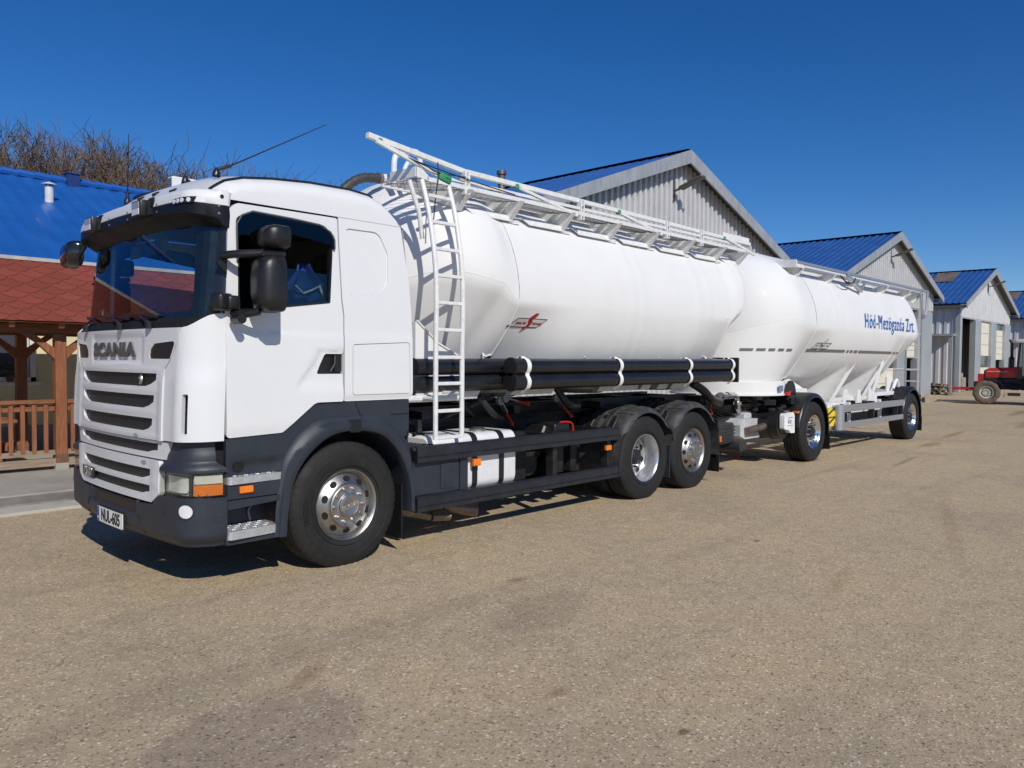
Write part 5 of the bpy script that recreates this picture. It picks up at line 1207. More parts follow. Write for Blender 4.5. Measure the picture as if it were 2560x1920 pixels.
# ================================================================= TANKS
CY, CR = 2.45, 1.27
def GG(t, c=.09):      # starts upright under the crease, then runs straight
    return (t*t/(2*c) if t < c else t-c/2)/(1-c/2)
def tank(par, P):
    """white silo body: domed ends above vertical cones, plain barrel and outlet hoppers between"""
    ZK = 2.36
    def end(E):
        sx = E['dir']; rings_u, rings_l = [], []; tmax = 1.0; n1 = 30; n2 = 16
        pts = []
        for k in range(n1+1):
            ps = math.pi/2*k/n1; c = math.cos(ps)**E.get('p', 1.0); s = math.sin(ps)
            pts.append((E['xc']-sx*E['a']*c, CR*s**E.get('q', 1.0), sinterp(E['zk'], ps), s, ps))
        for k in range(1, n2+1):
            t = k/n2; pts.append((lerp(E['xc'], E['xv'], t), CR-.006*t, lerp(E['zk'][-1][1], ZK, smooth(t)), 1, math.pi/2+t*E['av']))
        for sg in (-1, 1):
            up = MB(); M_ = 22
            def urow(p):
                x, y, z, s, ps = p; top = z+(CY+CR-z)*(s**E.get('e', .85)); o = []
                for j in range(M_+1):
                    a = math.pi/2*j/M_; o.append(V((x, sg*y*math.cos(a), z+(top-z)*math.sin(a))))
                return o
            U.loft([urow(p) for p in pts], False)
            def lrow(p):
                x, y, z, s, ps = p; bx = E['xb']-sx*E['rb']*math.cos(ps)*E.get('bx', 1); by = E['rb']*math.sin(ps) if ps <= math.pi/2 else E['rb']+(E['vy']-E['rb'])*smooth((ps-math.pi/2)/E['av'])
                zb = E['zb'] if ps <= math.pi/2 else lerp(E['zb'], E['vz'], smooth((ps-math.pi/2)/E['av'])); o = []
                if ps > math.pi/2: bx = lerp(E['xb'], E['xv'], (ps-math.pi/2)/E['av'])
                for j in range(19):
                    t = j/18; g_ = GG(t); bl = .02*math.sin(math.pi*t)
                    nx, ny = -sx*math.cos(ps), sg*math.sin(ps)
                    o.append(V((lerp(x, bx, g_)+nx*bl, sg*lerp(y, by, g_)+ny*bl, lerp(z, zb, t))))
                return o
            U.loft([lrow(p) for p in pts], False)
            SE.tube([V((p[0], sg*(p[1]-.004), p[2])) for p in pts[2:]], .0065, 6)
            seam = lrow(pts[-1]); SE.tube(seam, .012, 6)
            SE.tube([lrow(p)[-1] for p in pts], .012, 5)
            bm_pts.append((sx, [lrow(p)[-1] for p in pts]))
    U, SE, bm_pts = MB(), MB(), []
    for E in P['ends']: end(E)
    xv1, xv2 = P['ends'][0]['xv'], P['ends'][1]['xv']; nx = int((xv2-xv1)/.045)
    def CRX(x): return CR+sum(.005*math.exp(-((x-xr)/.06)**2) for xr in P['rings'])     # soft swages of the barrel
    def rdist(x, a):     # a: angle below horizontal (0..90), distance from the axis at z=CY
        d = CRX(x)
        if P.get('floor') and math.sin(a)*d > CY-P['floor']: d = (CY-P['floor'])/math.sin(a)
        for (xc, r0, z0, zt, k) in P['cones']:
            dx = abs(x-xc)
            for s in [.7+.012*i for i in range(150)]:
                y, z = s*math.cos(a), CY-s*math.sin(a)
                if z < z0: break
                r = r0+k*(z-z0)
                if z <= zt and dx < r and y*y <= r*r-dx*dx: d = max(d, s)
        return d
    def sdist(E, a):     # profile of the end seam, as distance from the axis
        if a <= rad(4.06): return CR
        y1, z1, y2, z2 = CR-.006, ZK, E['vy'], E['vz']; ta = math.tan(a)
        if ta < (CY-z2)/y2:
            lo, hi = 0, 1
            for _ in range(24):
                m_ = (lo+hi)/2; bl = .02*math.sin(math.pi*m_)
                if CY-lerp(z1, z2, m_) < (lerp(y1, y2, GG(m_))+bl)*ta: lo = m_
                else: hi = m_
            return math.hypot(lerp(y1, y2, GG(lo))+.02*math.sin(math.pi*lo), CY-lerp(z1, z2, lo))
        return math.hypot(y2, CY-z2)*lerp(1, .97, smooth((a-math.atan2(CY-z2, y2))/.5))
    def full(x, a):
        d = rdist(x, a) if a > .3 else CRX(x)
        for E, xe in ((P['ends'][0], xv1), (P['ends'][1], xv2)):
            t = abs(x-xe)/E['bl']
            if t < 1: d = lerp(d, sdist(E, a), 1-smooth(t))
        return d
    def ysurf(x, z):     # half width of the body at height z
        if z >= CY-CR*math.sin(rad(4.05)): return math.sqrt(max(.01, CR*CR-(z-CY)**2))
        lo, hi = rad(4.05), 1.5
        for _ in range(30):
            m_ = (lo+hi)/2
            if CY-full(x, m_)*math.sin(m_) > z: lo = m_
            else: hi = m_
        return full(x, lo)*math.cos(lo)
    for sg in (-1, 1):
        rows = []
        for i in range(nx+1):
            x = lerp(xv1, xv2, i/nx); row = []
            for j in range(17):      # upper quarter
                a = math.pi/2*j/16; row.append(V((x, sg*CRX(x)*math.cos(a)*(.9975 if j == 0 else 1), ZK+(CY+CRX(x)-ZK)*math.sin(a))))
            rows.append(row)
        U.loft(rows, False); rows = []
        for i in range(nx+1):
            x = lerp(xv1, xv2, i/nx); row = []
            for j in range(45):
                a = rad(4.05)+(math.pi/2-rad(4.05))*j/44; d = full(x, a)
                row.append(V((x, sg*d*math.cos(a), CY-d*math.sin(a))))
            rows.append(row)
        U.loft(rows, False)
    bmesh.ops.remove_doubles(U.bm, verts=U.bm.verts[:], dist=.002)
    me = bpy.data.meshes.new('seam'); SE.bm.to_mesh(me); SE.bm.free(); U.bm.from_mesh(me); bpy.data.meshes.remove(me)
    return U.out('tank_body', TANKW, par, ang=24), ysurf

TB, TYS = tank(TK, dict(ends=[dict(dir=1, xc=3.30, a=1.10, zk=[(0, 2.33), (1.08, 2.61), (1.62, 2.53)], xv=3.57, xb=3.0, rb=.45, zb=1.40, av=.5, vy=.86, vz=1.80, e=.7, bl=1.1),
                         dict(dir=-1, xc=8.40, a=.57, zk=[(0, 2.62), (1.2, 2.66), (1.57, 2.52)], xv=8.05, xb=7.75, rb=.45, zb=1.42, av=.5, vy=.92, vz=1.68, p=1.0, q=.45, e=.45, bl=1.1)],
                  cones=[(4.40, .33, 1.40, 1.87, .98), (6.15, .33, 1.40, 1.89, .98)], rings=[5.62, 5.85, 7.2, 7.5, 8.0], floor=1.50))
# outlet flanges and saddles under the hoppers
for x in (3.0, 4.4, 6.15, 7.95): b = MB(); b.lathe([(.44, 1.42), (.47, 1.42), (.47, 1.36), (.40, 1.34), (.30, 1.30), (.001, 1.30)], (x, 0, 0), 'z', 32); b.out('outlet_flange', RAILW, TK, ang=30)
for x0, x1 in ((2.9, 3.3), (3.8, 4.5), (5.35, 6.2), (6.28, 6.5), (6.68, 6.92), (7.02, 7.5)): b = MB(); b.prism([(x0, 1.36), (x1, 1.36), (x1+.08, 1.45), (x0+.1, 1.45)], 'xz', -.92, -.84); b.out('saddle_plate', RAILW, TK, ang=30)
b = MB(); b.prism([(2.40, 1.36), (2.40, 2.10), (2.66, 1.90), (2.92, 1.78), (2.98, 1.36)], 'xz', -1.03, -1.01); b.bb((2.385, -1.03, 1.36), (2.40, -.4, 2.1)); b.tube([(2.40, -1.035, 2.11), (2.66, -1.035, 1.905), (2.92, -1.035, 1.785)], .012, 6); b.out('front_saddle', TANKW, TK, ang=20)
b = MB()
for x0 in (7.3, 7.68):
    b.tube(cr([(x0-.42, -.98, 1.78), (x0-.2, -1.05, 1.93), (x0-.05, -1.10, 2.01), (x0+.02, -1.10, 2.02)]), .011, 6)
b.out('grab_rail', RAILW, TK)
b = MB()     # dark flexible suction hose and elbow
b.tube(cr([(1.98, -.3, 3.27), (2.12, -.3, 3.43), (2.30, -.3, 3.54), (2.52, -.3, 3.575)]), [.050 if k % 2 else .044 for k in range(19)], 14); hz_ = b.out('ribbed_hose', mat('ribbed_hose_grey', (.06, .058, .055), .45, var=.3, scale=30), TK)
b = MB(); b.tube([(2.49, -.3, 3.572), (2.53, -.3, 3.578)], .056, 14); b.out('hose_clamp', STEEL, hz_)
b = MB(); b.tube(cr([(2.52, -.3, 3.575), (2.64, -.3, 3.585), (2.73, -.3, 3.55), (2.77, -.3, 3.45)]), .047, 14); b.out('pipe_elbow', RAILW, TK)

# maker's plate on the tank
def tank_side(u, v, w, x0, z0):
    z = z0+v; return V((x0+u, -(TYS(x0+u, z)+w), z))
def plate(par, pts, x0, z0, w, m, name, th=.006):
    b = MB(); b.panel(pts, [], lambda u, v: tank_side(u, v, w, x0, z0), th, SIDE, .1, .05); return b.out(name, m, par, ang=0)
PX, PZ = 3.83, 2.135
p1 = plate(TK, [(-.29, -.045), (-.17, .05), (.25, .05), (.13, -.045)], PX, PZ, .007, INK, 'maker_plate')
plate(p1, [(-.265, -.037), (-.165, .042), (.23, .042), (.13, -.037)], PX, PZ, .010, mat('silver_plate', (.62, .62, .62), .35, metal=.3), 'plate_field')
DRED = mat('dark_red_print', (.30, .008, .012), .4)
plate(p1, [(-.07, -.085), (.02, -.03), (.045, .012), (.03, .035), (.095, .105), (.055, .105), (-.02, .05), (-.022, .02), (-.01, -.01)], PX, PZ, .013, DRED, 'plate_symbol')
for s_, u0 in (('Spitzer Silo', -.115), ('Fahrzeuge', .115)): text('plate_lettering', s_, .036, DRED, p1, lambda u, v, w: tank_side(u+u0, v, .0125+w, PX, PZ), xs=.9, shear=.3, bold=.001, ext=.0005)

# ladder
for x in (2.405, 2.735):
    b = MB(); b.tube(cr([(x, -1.30, 1.0), (x, -1.30, 1.8), (x, -1.30, 2.50), (x-.01, -1.22, 3.05), (x-.03, -1.12, 3.43)]), .024, 10); lad = b.out('ladder_rail', RAILW, TK)
for k, z in enumerate((1.015, 1.265, 1.52, 1.765, 2.02, 2.27, 2.52, 2.77, 3.02, 3.27)):
    y = -1.30 if z < 2.55 else interp([(2.5, -1.30), (3.05, -1.22), (3.43, -1.12)], z)
    b = MB(); b.bb((2.42, y-.018, z-.016), (2.72, y+.018, z+.016), .004); b.out('ladder_rung', RAILW, TK)
for q, r_ in (([(2.28, -1.06, 3.40), (2.38, -1.08, 3.12), (2.44, -1.06, 2.88)], .022), ([(2.405, -1.28, 1.38), (2.405, -1.0, 1.38)], .02), ([(2.735, -1.28, 1.42), (2.735, -.95, 1.42)], .02)):
    b = MB(); b.tube(q, r_, 10); b.out('ladder_stay', RAILW, TK)

# walkway
def mesh_deck(mb, x0, x1, y0, y1, z, px=.085, py=.048):
    ny = int((y1-y0)/py); nx = int((x1-x0)/px)
    for j in range(ny):
        vs = []
        for i in range(2*nx+1):
            x = x0+i*px/2; y = y0+j*py+((i+j) % 2)*py
            vs += [(x, y-.004, z+.005), (x, y+.004, z-.005)]
        mb.add(vs, [(2*i, 2*i+1, 2*i+3, 2*i+2) for i in range(2*nx)])
b = MB(); mesh_deck(b, 2.31, 8.72, -1.12, -.60, 3.425); b.out('walkway_mesh', GALV, TK, ang=0)
b = MB(); b.bb((2.42, -1.15, 3.405), (8.75, -1.135, 3.445)); b.bb((2.31, -.62, 3.41), (8.75, -.59, 3.44)); b.bb((2.7, -.84, 3.40), (8.7, -.815, 3.415)); wk = b.out('walkway_edge', RAILW, TK, ang=0)
b = MB(); b.prism([(2.29, 3.425), (2.29, 3.515), (2.36, 3.505), (2.44, 3.45), (2.44, 3.41)], 'xz', -1.15, -1.135); b.bb((2.28, -1.15, 3.425), (2.295, -.77, 3.515)); b.out('front_step_plate', RAILW, wk, ang=0)
b = MB()
for x in (2.95, 3.69, 4.55, 5.45, 6.30, 7.19, 8.07, 8.76):
    b = MB(); b.add([(x-.36, -.70, 3.40), (x, -1.165, 3.40), (x, -1.00, 3.235), (x-.14, -.74, 3.32)], [(0, 1, 2, 3)])
    b.bar((x+.0, -1.185, 3.41), (x-.0, -1.005, 3.225), .065, .008, (0, 1, .8)); b.add([(x+.01, -.62, 3.39), (x+.032, -1.165, 3.40), (x+.032, -1.00, 3.235), (x+.01, -.66, 3.50)], [(0, 1, 2, 3)]); b.out('walkway_bracket', RAILW, TK, ang=0)
b = MB(); x = 3.05
for x0, x1 in ((3.02, 3.68), (3.86, 4.54), (4.72, 5.44), (5.62, 6.29), (6.47, 7.18), (7.36, 8.06), (8.22, 8.7)):
    b.add([(x0, -1.01, 3.275), (x0+.10, -1.03, 3.215), (x1, -1.03, 3.215), (x1, -.99, 3.285), (x0, -.97, 3.29)], [(0, 1, 2, 3, 4)])
    b.bb((x0+.1, -1.032, 3.21), (x1+.14, -1.02, 3.222))
b.out('seat_strip', RAILW, TK, ang=0)
b = MB(); b.bar((1.78, -1.10, 3.70), (2.95, -1.10, 3.585), .045, .045); b.bar((2.95, -1.10, 3.588), (8.95, -1.10, 3.555), .045, .045); hr = b.out('folding_handrail', RAILW, TK, ang=0)
b = MB(); b.bar((1.86, -1.13, 3.66), (2.62, -1.13, 3.47), .03, .035); b.bar((2.62, -1.13, 3.478), (8.6, -1.12, 3.50), .025, .03)
b.bar((3.69, -1.14, 3.55), (4.66, -1.14, 3.395), .028, .03); b.bar((5.5, -1.14, 3.54), (6.42, -1.14, 3.395), .028, .03); b.bar((8.12, -1.14, 3.55), (9.05, -1.14, 3.395), .028, .03); b.out('rail_strut', RAILW, hr, ang=0)
for x in (2.93, 4.74, 6.55, 7.43):
    b = MB(); b.bb((x-.035, -1.155, 3.36), (x-.012, -1.09, 3.585)); b.bb((x+.012, -1.155, 3.36), (x+.035, -1.09, 3.585)); b.tube([(x, -1.17, 3.52), (x, -1.08, 3.52)], .012, 6); b.tube([(x, -1.17, 3.40), (x, -1.08, 3.40)], .012, 6); b.out('rail_post', RAILW, hr, ang=0)
for x in (1.9, 3.67, 5.49, 8.11):
    b = MB(); b.box((x, -1.115, interp([(1.78, 3.675), (2.95, 3.565), (8.95, 3.54)], x)), (.045, .052, .055), None, .008); b.out('green_clamp', GREEN, hr, ang=0)
b = MB(); b.box((2.64, -1.15, 3.47), (.16, .04, .085), ry(.2), .025, 2); b.box((2.66, -1.172, 3.475), (.07, .01, .03), ry(.2), .006); b.out('winch_handle', GREEN, hr)
b = MB()
for p in ([(2.55, -1.15, 3.60), (2.54, -1.17, 3.45), (2.52, -1.16, 3.30), (2.50, -1.15, 3.05)], [(2.3, -1.15, 3.56), (2.9, -1.17, 3.50), (3.6, -1.16, 3.46)], [(2.2, -1.14, 3.58), (2.4, -1.17, 3.53), (2.55, -1.16, 3.50), (2.9, -1.16, 3.52)]): b.tube(cr(p), .006, 5)
b.out('control_cable', BLACK, hr)
b = MB(); b.tube(cr([(2.54, -.5, 3.44), (2.54, -.5, 3.72), (2.60, -.5, 3.80), (2.78, -.5, 3.86), (2.86, -.5, 3.83), (2.87, -.5, 3.70), (2.87, -.5, 3.45)]), .030, 10); b.tube(cr([(2.57, -.62, 3.44), (2.57, -.62, 3.60), (2.63, -.6, 3.70), (2.70, -.56, 3.72)]), .022, 8); b.out('hand_hoop', RAILW, TK)
b = MB(); b.add([(8.15, -1.085, 3.60), (8.95, -1.085, 3.595), (8.95, -1.085, 3.50), (8.15, -1.085, 3.56)], [(0, 1, 2, 3)]); b.bb((8.15, -1.08, 3.55), (8.98, -1.07, 3.65)); b.out('rail_board', RAILW, hr, ang=0)
# pipe and fittings on the rear crown
b = MB(); b.tube(cr([(8.7, -.55, 3.62), (8.9, -.5, 3.66), (9.0, -.45, 3.58), (9.02, -.4, 3.4)]), .03, 8); b.out('vent_line', RAILW, TK)

# storage tubes
def tubeset(x0, x1, y, zs, dz=0):
    for z in zs:
        b = MB(); b.tube([(x0, y, z), (x1, y, z+dz)], .083, 24); t_ = b.out('storage_tube', TUBEB, TK, ang=40)
        b = MB(); b.lathe([(.001, -.005), (.087, 0), (.087, .16), (.083, .16)], (x0, y, z), 'x', 24); b.out('end_sleeve', BLACK, t_)
tubeset(3.50, 8.20, -1.235, (1.675, 1.515), .02); tubeset(2.38, 8.12, -1.0, (1.67, 1.505), .03)
b = MB(); b.bb((8.19, -1.34, 1.44), (8.225, -.9, 1.80), .01); b.out('tube_end_plate', BLACK, TK)
b = MB()
for z in (1.675, 1.515): b.tube([(3.465, -1.235, z), (3.50, -1.235, z)], .096, 28)
b.out('tube_end_plate', BLACK, TK)
def hook(x, y, z):
    pr = [(.05, .175), (.03, .19), (.005, .185), (-.012, .165)]+[(-.092*math.sin(a)*1.0, .083+.092*math.cos(a)) for a in [rad(k) for k in range(20, 141, 20)]]+[(-.092*math.sin(a), -.083+.092*math.cos(a)) for a in [rad(k) for k in range(40, 170, 20)]]+[(.0, -.185), (.012, -.20)]
    b = MB(); b.loft([[V((x+dx, y+p*1.0-o, z+q)) for dx, o in ((-.028, 0), (-.028, .008), (.028, .008), (.028, 0))] for p, q in pr]); b.tube([V((x, y+.05, z+.178)), V((x, y+.08, z+.17))], .012, 6); b.out('tube_hook', mat('white_hook', (.82, .82, .80), .35), TK)
for x, dz in ((3.66, 0), (5.30, .006), (6.90, .012), (8.08, .018)): hook(x, -1.237, 1.595+dz)
for x in (3.28, 4.93, 6.52, 7.75):
    b = MB(); b.tube(cr([(x, -1.0, 1.75), (x-.01, -1.02, 1.80), (x-.03, -1.06, 1.80), (x-.035, -1.08, 1.775)]), .014, 6); b.out('rear_hook', RAILW, TK)
# rear connections between the two vehicles
b = MB(); b.tube(cr([(7.9, -.75, 1.42), (8.15, -.8, 1.30), (8.4, -.8, 1.16), (8.75, -.75, 1.10)]), .065, 12); b.out('suction_hose', BLACK, TK)
# ================================================================= TRAILER
TL = thing('silo_trailer', 'white silo tank trailer with blue lettering coupled behind the truck', 'trailer', (11.2, 0, 0))
TT, TRS = tank(TL, dict(ends=[dict(dir=1, xc=10.72, a=1.17, zk=[(0, 2.2), (1.3, 2.465), (1.66, 2.43)], xv=11.2, xb=10.36, rb=.93, zb=1.40, av=.75, vy=.72, vz=1.46, e=.72, bl=1.3),
                         dict(dir=-1, xc=16.75, a=1.2, zk=[(0, 2.30), (1.57, 2.37)], xv=16.1, xb=15.9, rb=.45, zb=1.15, av=.6, vy=.85, vz=1.55, e=.8, bl=.9)],
                  cones=[(13.35, .62, .92, 2.03, .515), (15.1, .62, .92, 2.03, .515)], rings=[12.1, 12.4, 14.0, 14.25, 15.4]))
# skirt ring of the turntable
b = MB(); b.lathe([(.955, 1.41), (.99, 1.40), (1.0, 1.20), (1.03, 1.195), (1.03, 1.17), (.5, 1.17)], (10.4, 0, 0), 'z', 72); sk_ = b.out('front_skirt', TANKW, TL, ang=30)
b = MB(); b.bb((10.4, -.9, 1.18), (11.7, .9, 1.26)); b.prism([(10.9, 1.18), (10.9, 1.40), (11.15, 1.44), (11.9, 1.22), (12.3, .98), (12.3, .9), (11.0, 1.14)], 'xz', -.80, -.78); b.out('saddle', TANKW, TL, ang=0)
a_ = [rad(k) for k in range(0, 181, 12)]
b = MB(); b.prism([(10.72+.20*math.cos(a), 1.16+.26*math.sin(a)) for a in a_], 'xz', -1.035, -1.0); b.out('skirt_opening_dark_plate', BLACK, sk_)  # black half-disc plate stands in for the shaded opening in the skirt
b = MB(); b.bb((10.25, -1.035, 1.24), (10.40, -1.02, 1.34)); b.out('data_plate', mat('blue_grey_plate', (.16, .2, .32), .4), sk_, ang=0)
# dashed tape, emblem and lettering
def tside(u, v, w, x0, z0):
    z = z0+v; r = CR
    x = x0+u; y = TRS(x, z)
    return V((x, -(y+w), z))
b = MB()
for x0, x1 in ((11.26, 12.76), (12.86, 12.96), (13.03, 13.17), (13.24, 13.42), (13.49, 15.6), (15.72, 15.9), (16.0, 16.14)):
    b.panel([(x0, 1.925), (x0, 1.975), (x1, 1.975), (x1, 1.925)], [], lambda u, v: tside(u, v, .008, 0, 0), 0, SIDE, .04, 0)
E0 = dict(xc=10.72, xb=10.36)
def lower_front(ps, z, w):     # point on the front cone at plan angle ps
    zk = sinterp([(0, 2.2), (1.3, 2.465), (1.66, 2.43)], ps); t = (z-zk)/(1.40-zk); c, s = math.cos(ps), math.sin(ps); bl = .02*math.sin(math.pi*t)+w; t = GG(t)
    return V((lerp(10.72-1.17*c, 10.36-.93*c, t)-c*bl, -(lerp(CR*s, .93*s, t)+s*bl), z))
for p0, p1 in ((.55, .75), (.80, .95), (1.0, 1.12), (1.18, 1.30), (1.36, 1.5)):
    b.grid(lambda u, v: lower_front(lerp(p0, p1, u), lerp(1.92, 1.965, v), .008), 6, 1)
b.out('marker_tape', STRIPE, TT, ang=0)
text('company_lettering', 'Hód-Mezögazda Zrt.', .42, BLUEINK, TT, lambda u, v, w: V((15.08+u, -(math.sqrt(CR*CR-(2.555+v-CY)**2)+.006+w), 2.555+v)), xs=.78, shear=.22, bold=.0, ext=.001, space=1.14)
b = MB()
for q in ([(-.33, -.055), (-.22, .045), (.31, .045), (.20, -.055), (-.33, -.055)],): b.tube([tside(u, v, .01, 11.73, 2.045) for u, v in q], .008, 5)
b.tube([tside(u, v, .01, 11.73, 2.045) for u, v in ((-.10, -.10), (.02, -.02), (-.03, .02), (.12, .11))], .014, 5)
for u in (-.18, -.06, .08, .2): b.tube([tside(u-.04, -.005, .01, 11.73, 2.045), tside(u+.04, -.005, .01, 11.73, 2.045)], .007, 4)
b.out('maker_emblem', mat('faded_emblem', (.25, .25, .24), .4), TT)
# walkway on the trailer
b = MB(); mesh_deck(b, 10.8, 17.9, -1.06, -.5, 3.40, .11, .06); b.out('walkway_mesh', GALV, TL, ang=0)
b = MB(); b.bb((10.62, -1.12, 3.365), (10.65, -.62, 3.49)); b.bb((10.65, -1.12, 3.365), (10.95, -1.09, 3.47)); b.bb((10.65, -1.09, 3.365), (10.9, -.62, 3.38)); b.out('front_step_box', RAILW, TL, ang=0)
b = MB(); b.bb((10.66, -1.13, 3.43), (18.15, -1.07, 3.475)); b.bb((10.66, -1.10, 3.365), (17.9, -1.085, 3.39)); b.bb((10.66, -.5, 3.38), (17.9, -.47, 3.42)); wk2 = b.out('walkway_edge', RAILAL, TL, ang=0)
for x in (10.98, 12.42, 13.75, 15.38, 16.9, 17.75):
    b = MB(); b.add([(x-.52, -.70, 3.36), (x, -1.10, 3.385), (x-.08, -.94, 3.15), (x-.20, -.78, 3.24)], [(0, 1, 2, 3)]); b.bar((x, -1.115, 3.39), (x-.07, -.945, 3.145), .065, .008, (0, 1, .8)); b.add([(x+.02, -.64, 3.36), (x+.03, -1.10, 3.385), (x+.03, -.94, 3.15), (x+.02, -.70, 3.42)], [(0, 1, 2, 3)]); b.out('walkway_bracket', RAILW, TL, ang=0)
b = MB()
for x0, x1 in ((11.15, 12.3), (12.6, 13.6), (13.9, 15.2), (15.6, 16.7)): b.add([(x0, -.96, 3.20), (x0+.1, -.985, 3.135), (x1, -.985, 3.135), (x1, -.93, 3.21)], [(0, 1, 2, 3)])
b.out('seat_strip', RAILW, TL, ang=0)
b = MB(); b.bar((12.95, -1.13, 3.40), (13.75, -1.10, 3.16), .07, .06); b.bar((13.65, -1.12, 3.16), (13.95, -1.12, 3.36), .04, .04); b.bar((13.9, -1.12, 3.34), (15.0, -1.12, 3.37), .03, .03); b.out('folded_rail', RAILAL, TL, ang=0)
b = MB(); b.tube(cr([(12.6, -1.12, 3.38), (12.75, -1.16, 3.28), (13.1, -1.17, 3.27), (13.3, -1.15, 3.38)]), .012, 6); b.tube(cr([(12.7, -1.12, 3.36), (12.85, -1.16, 3.24), (13.2, -1.17, 3.30)]), .01, 6); b.out('cable_loop', BLACK, TL)
b = MB(); b.tube(cr([(17.66, -1.1, 3.40), (17.72, -1.1, 3.1), (17.85, -1.1, 2.86), (17.97, -1.1, 2.82), (18.08, -1.1, 2.9), (18.16, -1.1, 3.2), (18.2, -1.1, 3.46)]), .028, 8); b.out('rail_hoop', RAILAL, TL)
for y in (-.66, -1.0):
    b = MB(); b.tube([(18.15, y, .98), (18.15, y, 3.2 if y < -.9 else 2.3), (18.1, y, 3.43 if y < -.9 else 2.6)], .022, 8); b.out('ladder_rail', RAILAL, TL)
for z in (1.29, 1.57, 1.87, 2.16, 2.44):
    b = MB(); b.bb((18.13, -.99, z-.015), (18.17, -.67, z+.015)); b.out('ladder_rung', RAILW, TL, ang=0)
b = MB(); b.tube([(17.3, -.35, 1.57), (18.15, -.35, 1.57), (18.15, -1.0, 1.57)], .022, 8); b.out('ladder_stay', RAILW, TL)

# running gear
for sg in (-1, 1):
    for x in (11.2, 16.7): wheel(TL, x, sg*1.075, 'alu', .385)
b = MB()
for x in (11.2, 16.7): b.tube([(x, -.95, .52), (x, .95, .52)], .08, 12); b.bb((x-.5, -.5, .62), (x+.5, -.4, .72)); b.bb((x-.5, .4, .62), (x+.5, .5, .72)); b.tube([(x+.35, -.45, .45), (x+.35, -.45, .8)], .12, 12)
b.lathe([(.62, 1.17), (.62, 1.06), (.5, 1.06), (.5, 1.0), (.001, 1.0)], (10.9, 0, 0), 'z', 40)
for y in (-.42, .42): b.bb((9.9, y-.05, .80), (12.0, y+.05, 1.02)); b.bb((12.2, y-.05, .84), (17.4, y+.05, .98))
b.bb((9.9, -.5, .95), (10.02, .5, 1.1)); b.bb((10.7, -1.0, 1.0), (10.8, 1.0, 1.14)); b.out('chassis_frame', CHASS, TL, ang=30)
b = MB(); b.bar((10.6, -.42, .80), (8.7, -.08, .76), .10, .10); b.bar((10.6, .42, .80), (8.7, .08, .76), .10, .10); b.bb((8.35, -.07, .70), (8.85, .07, .82), .02); b.tube([(8.3, 0, .66), (8.3, 0, .9)], .09, 14); b.out('drawbar', CHASS, TL)
TGUARD = mat('black_mudguard', (.012, .012, .013), .35, var=.2, scale=4)
for cx in (11.2, 16.7):
    for sg in (-1, 1):
        b = MB(); rings = []
        for k in range(33):
            a = rad(lerp(-8, 172, k/32)); rings.append([V((cx+r_*math.cos(a), sg*y, .54+r_*math.sin(a))) for y, r_ in ((.62, .66), (1.18, .665), (1.245, .655), (1.275, .62), (1.275, .585), (1.24, .60), (.62, .635))])
        b.loft(rings, True, True); b.out('mudguard', TGUARD, TL, ang=45)
        b = MB(); b.bb((cx+.655, sg*.70, .16), (cx+.668, sg*1.275, .50)); b.out('mud_flap', BLACK, TL, ang=0)
# suction and air gear at the front of the trailer
b = MB(); b.tube(cr([(8.72, -.74, 1.10), (8.85, -.66, 1.15), (9.02, -.6, 1.18)]), .065, 12); b.out('rubber_hose', BLACK, TL)
b = MB(); b.tube([(9.0, -.6, 1.18), (9.48, -.6, 1.18), (9.58, -.6, 1.15), (9.63, -.6, 1.06), (9.63, -.6, .97), (9.68, -.6, .92), (9.78, -.6, .915), (10.15, -.6, .90)], .055, 14)
for x in (9.05, 9.25): b.tube([(x, -.6, 1.18), (x+.05, -.6, 1.18)], .065, 14)
b.tube([(9.63, -.6, 1.07), (9.63, -.6, 1.02)], .075, 14); b.out('steel_pipe', STAIN, TL)
b = MB(); b.tube([(10.28, -1.10, .69), (10.28, -.2, .69)], .25, 30); b.tube([(10.28, -.95, .69), (10.28, -.90, .69)], .262, 30); b.tube([(10.28, -.72, .69), (10.28, -.67, .69)], .262, 30); b.bb((10.1, -1.12, .50), (10.60, -.95, .90), .05); b.out('air_filter_drum', BLACK, TL)
b = MB(); b.prism(rpoly([(10.10, .88, .05), (10.44, .895, .06), (10.50, .84, .04), (10.515, .54, .02), (10.36, .545, .02), (10.28, .60, .03), (10.10, .625, .03)], 5), 'xz', -1.20, -1.12); fc = b.out('white_end_cover', mat('white_plastic_cover', (.78, .79, .80), .35), TL, ang=40)
text('cover_lettering', 'KE', .085, INK, fc, lambda u, v, w: V((10.31+u, -1.202-w, .735+v)), xs=1.5, ext=.001)
b = MB(); b.tube(cr([(10.24, -1.203, .79), (10.32, -1.203, .81), (10.42, -1.203, .805)]), .004, 4); b.tube([(10.21, -1.203, .675), (10.42, -1.203, .675)], .003, 4); b.out('cover_logo_line', INK, fc)
b = MB(); b.prism([(9.42, .52), (9.42, .70), (9.55, .80), (10.15, .78), (10.15, .46), (9.6, .46)], 'xz', -.76, -.3); b.bb((9.7, -.7, .78), (9.95, -.4, .88), .02); b.out('blower_housing', mat('pale_grey_housing', (.50, .51, .52), .45, dirt=(.3, .27, .22), dirtamt=.3), TL)
b = MB(); b.tube([(9.55, -.80, .60), (9.8, -.84, .63), (10.05, -.88, .66)], .06, 14); b.out('outlet_pipe', RUST, TL)
b = MB()
for k in range(9): b.tube(cr([(9.2+.02*k, -.2-.02*k, 1.0), (9.6+.05*k, -.35-.05*k, .78+.03*k), (10.0+.04*k, -.45-.05*k, 1.02), (10.5, -.6-.03*k, 1.05)]), .014, 5)
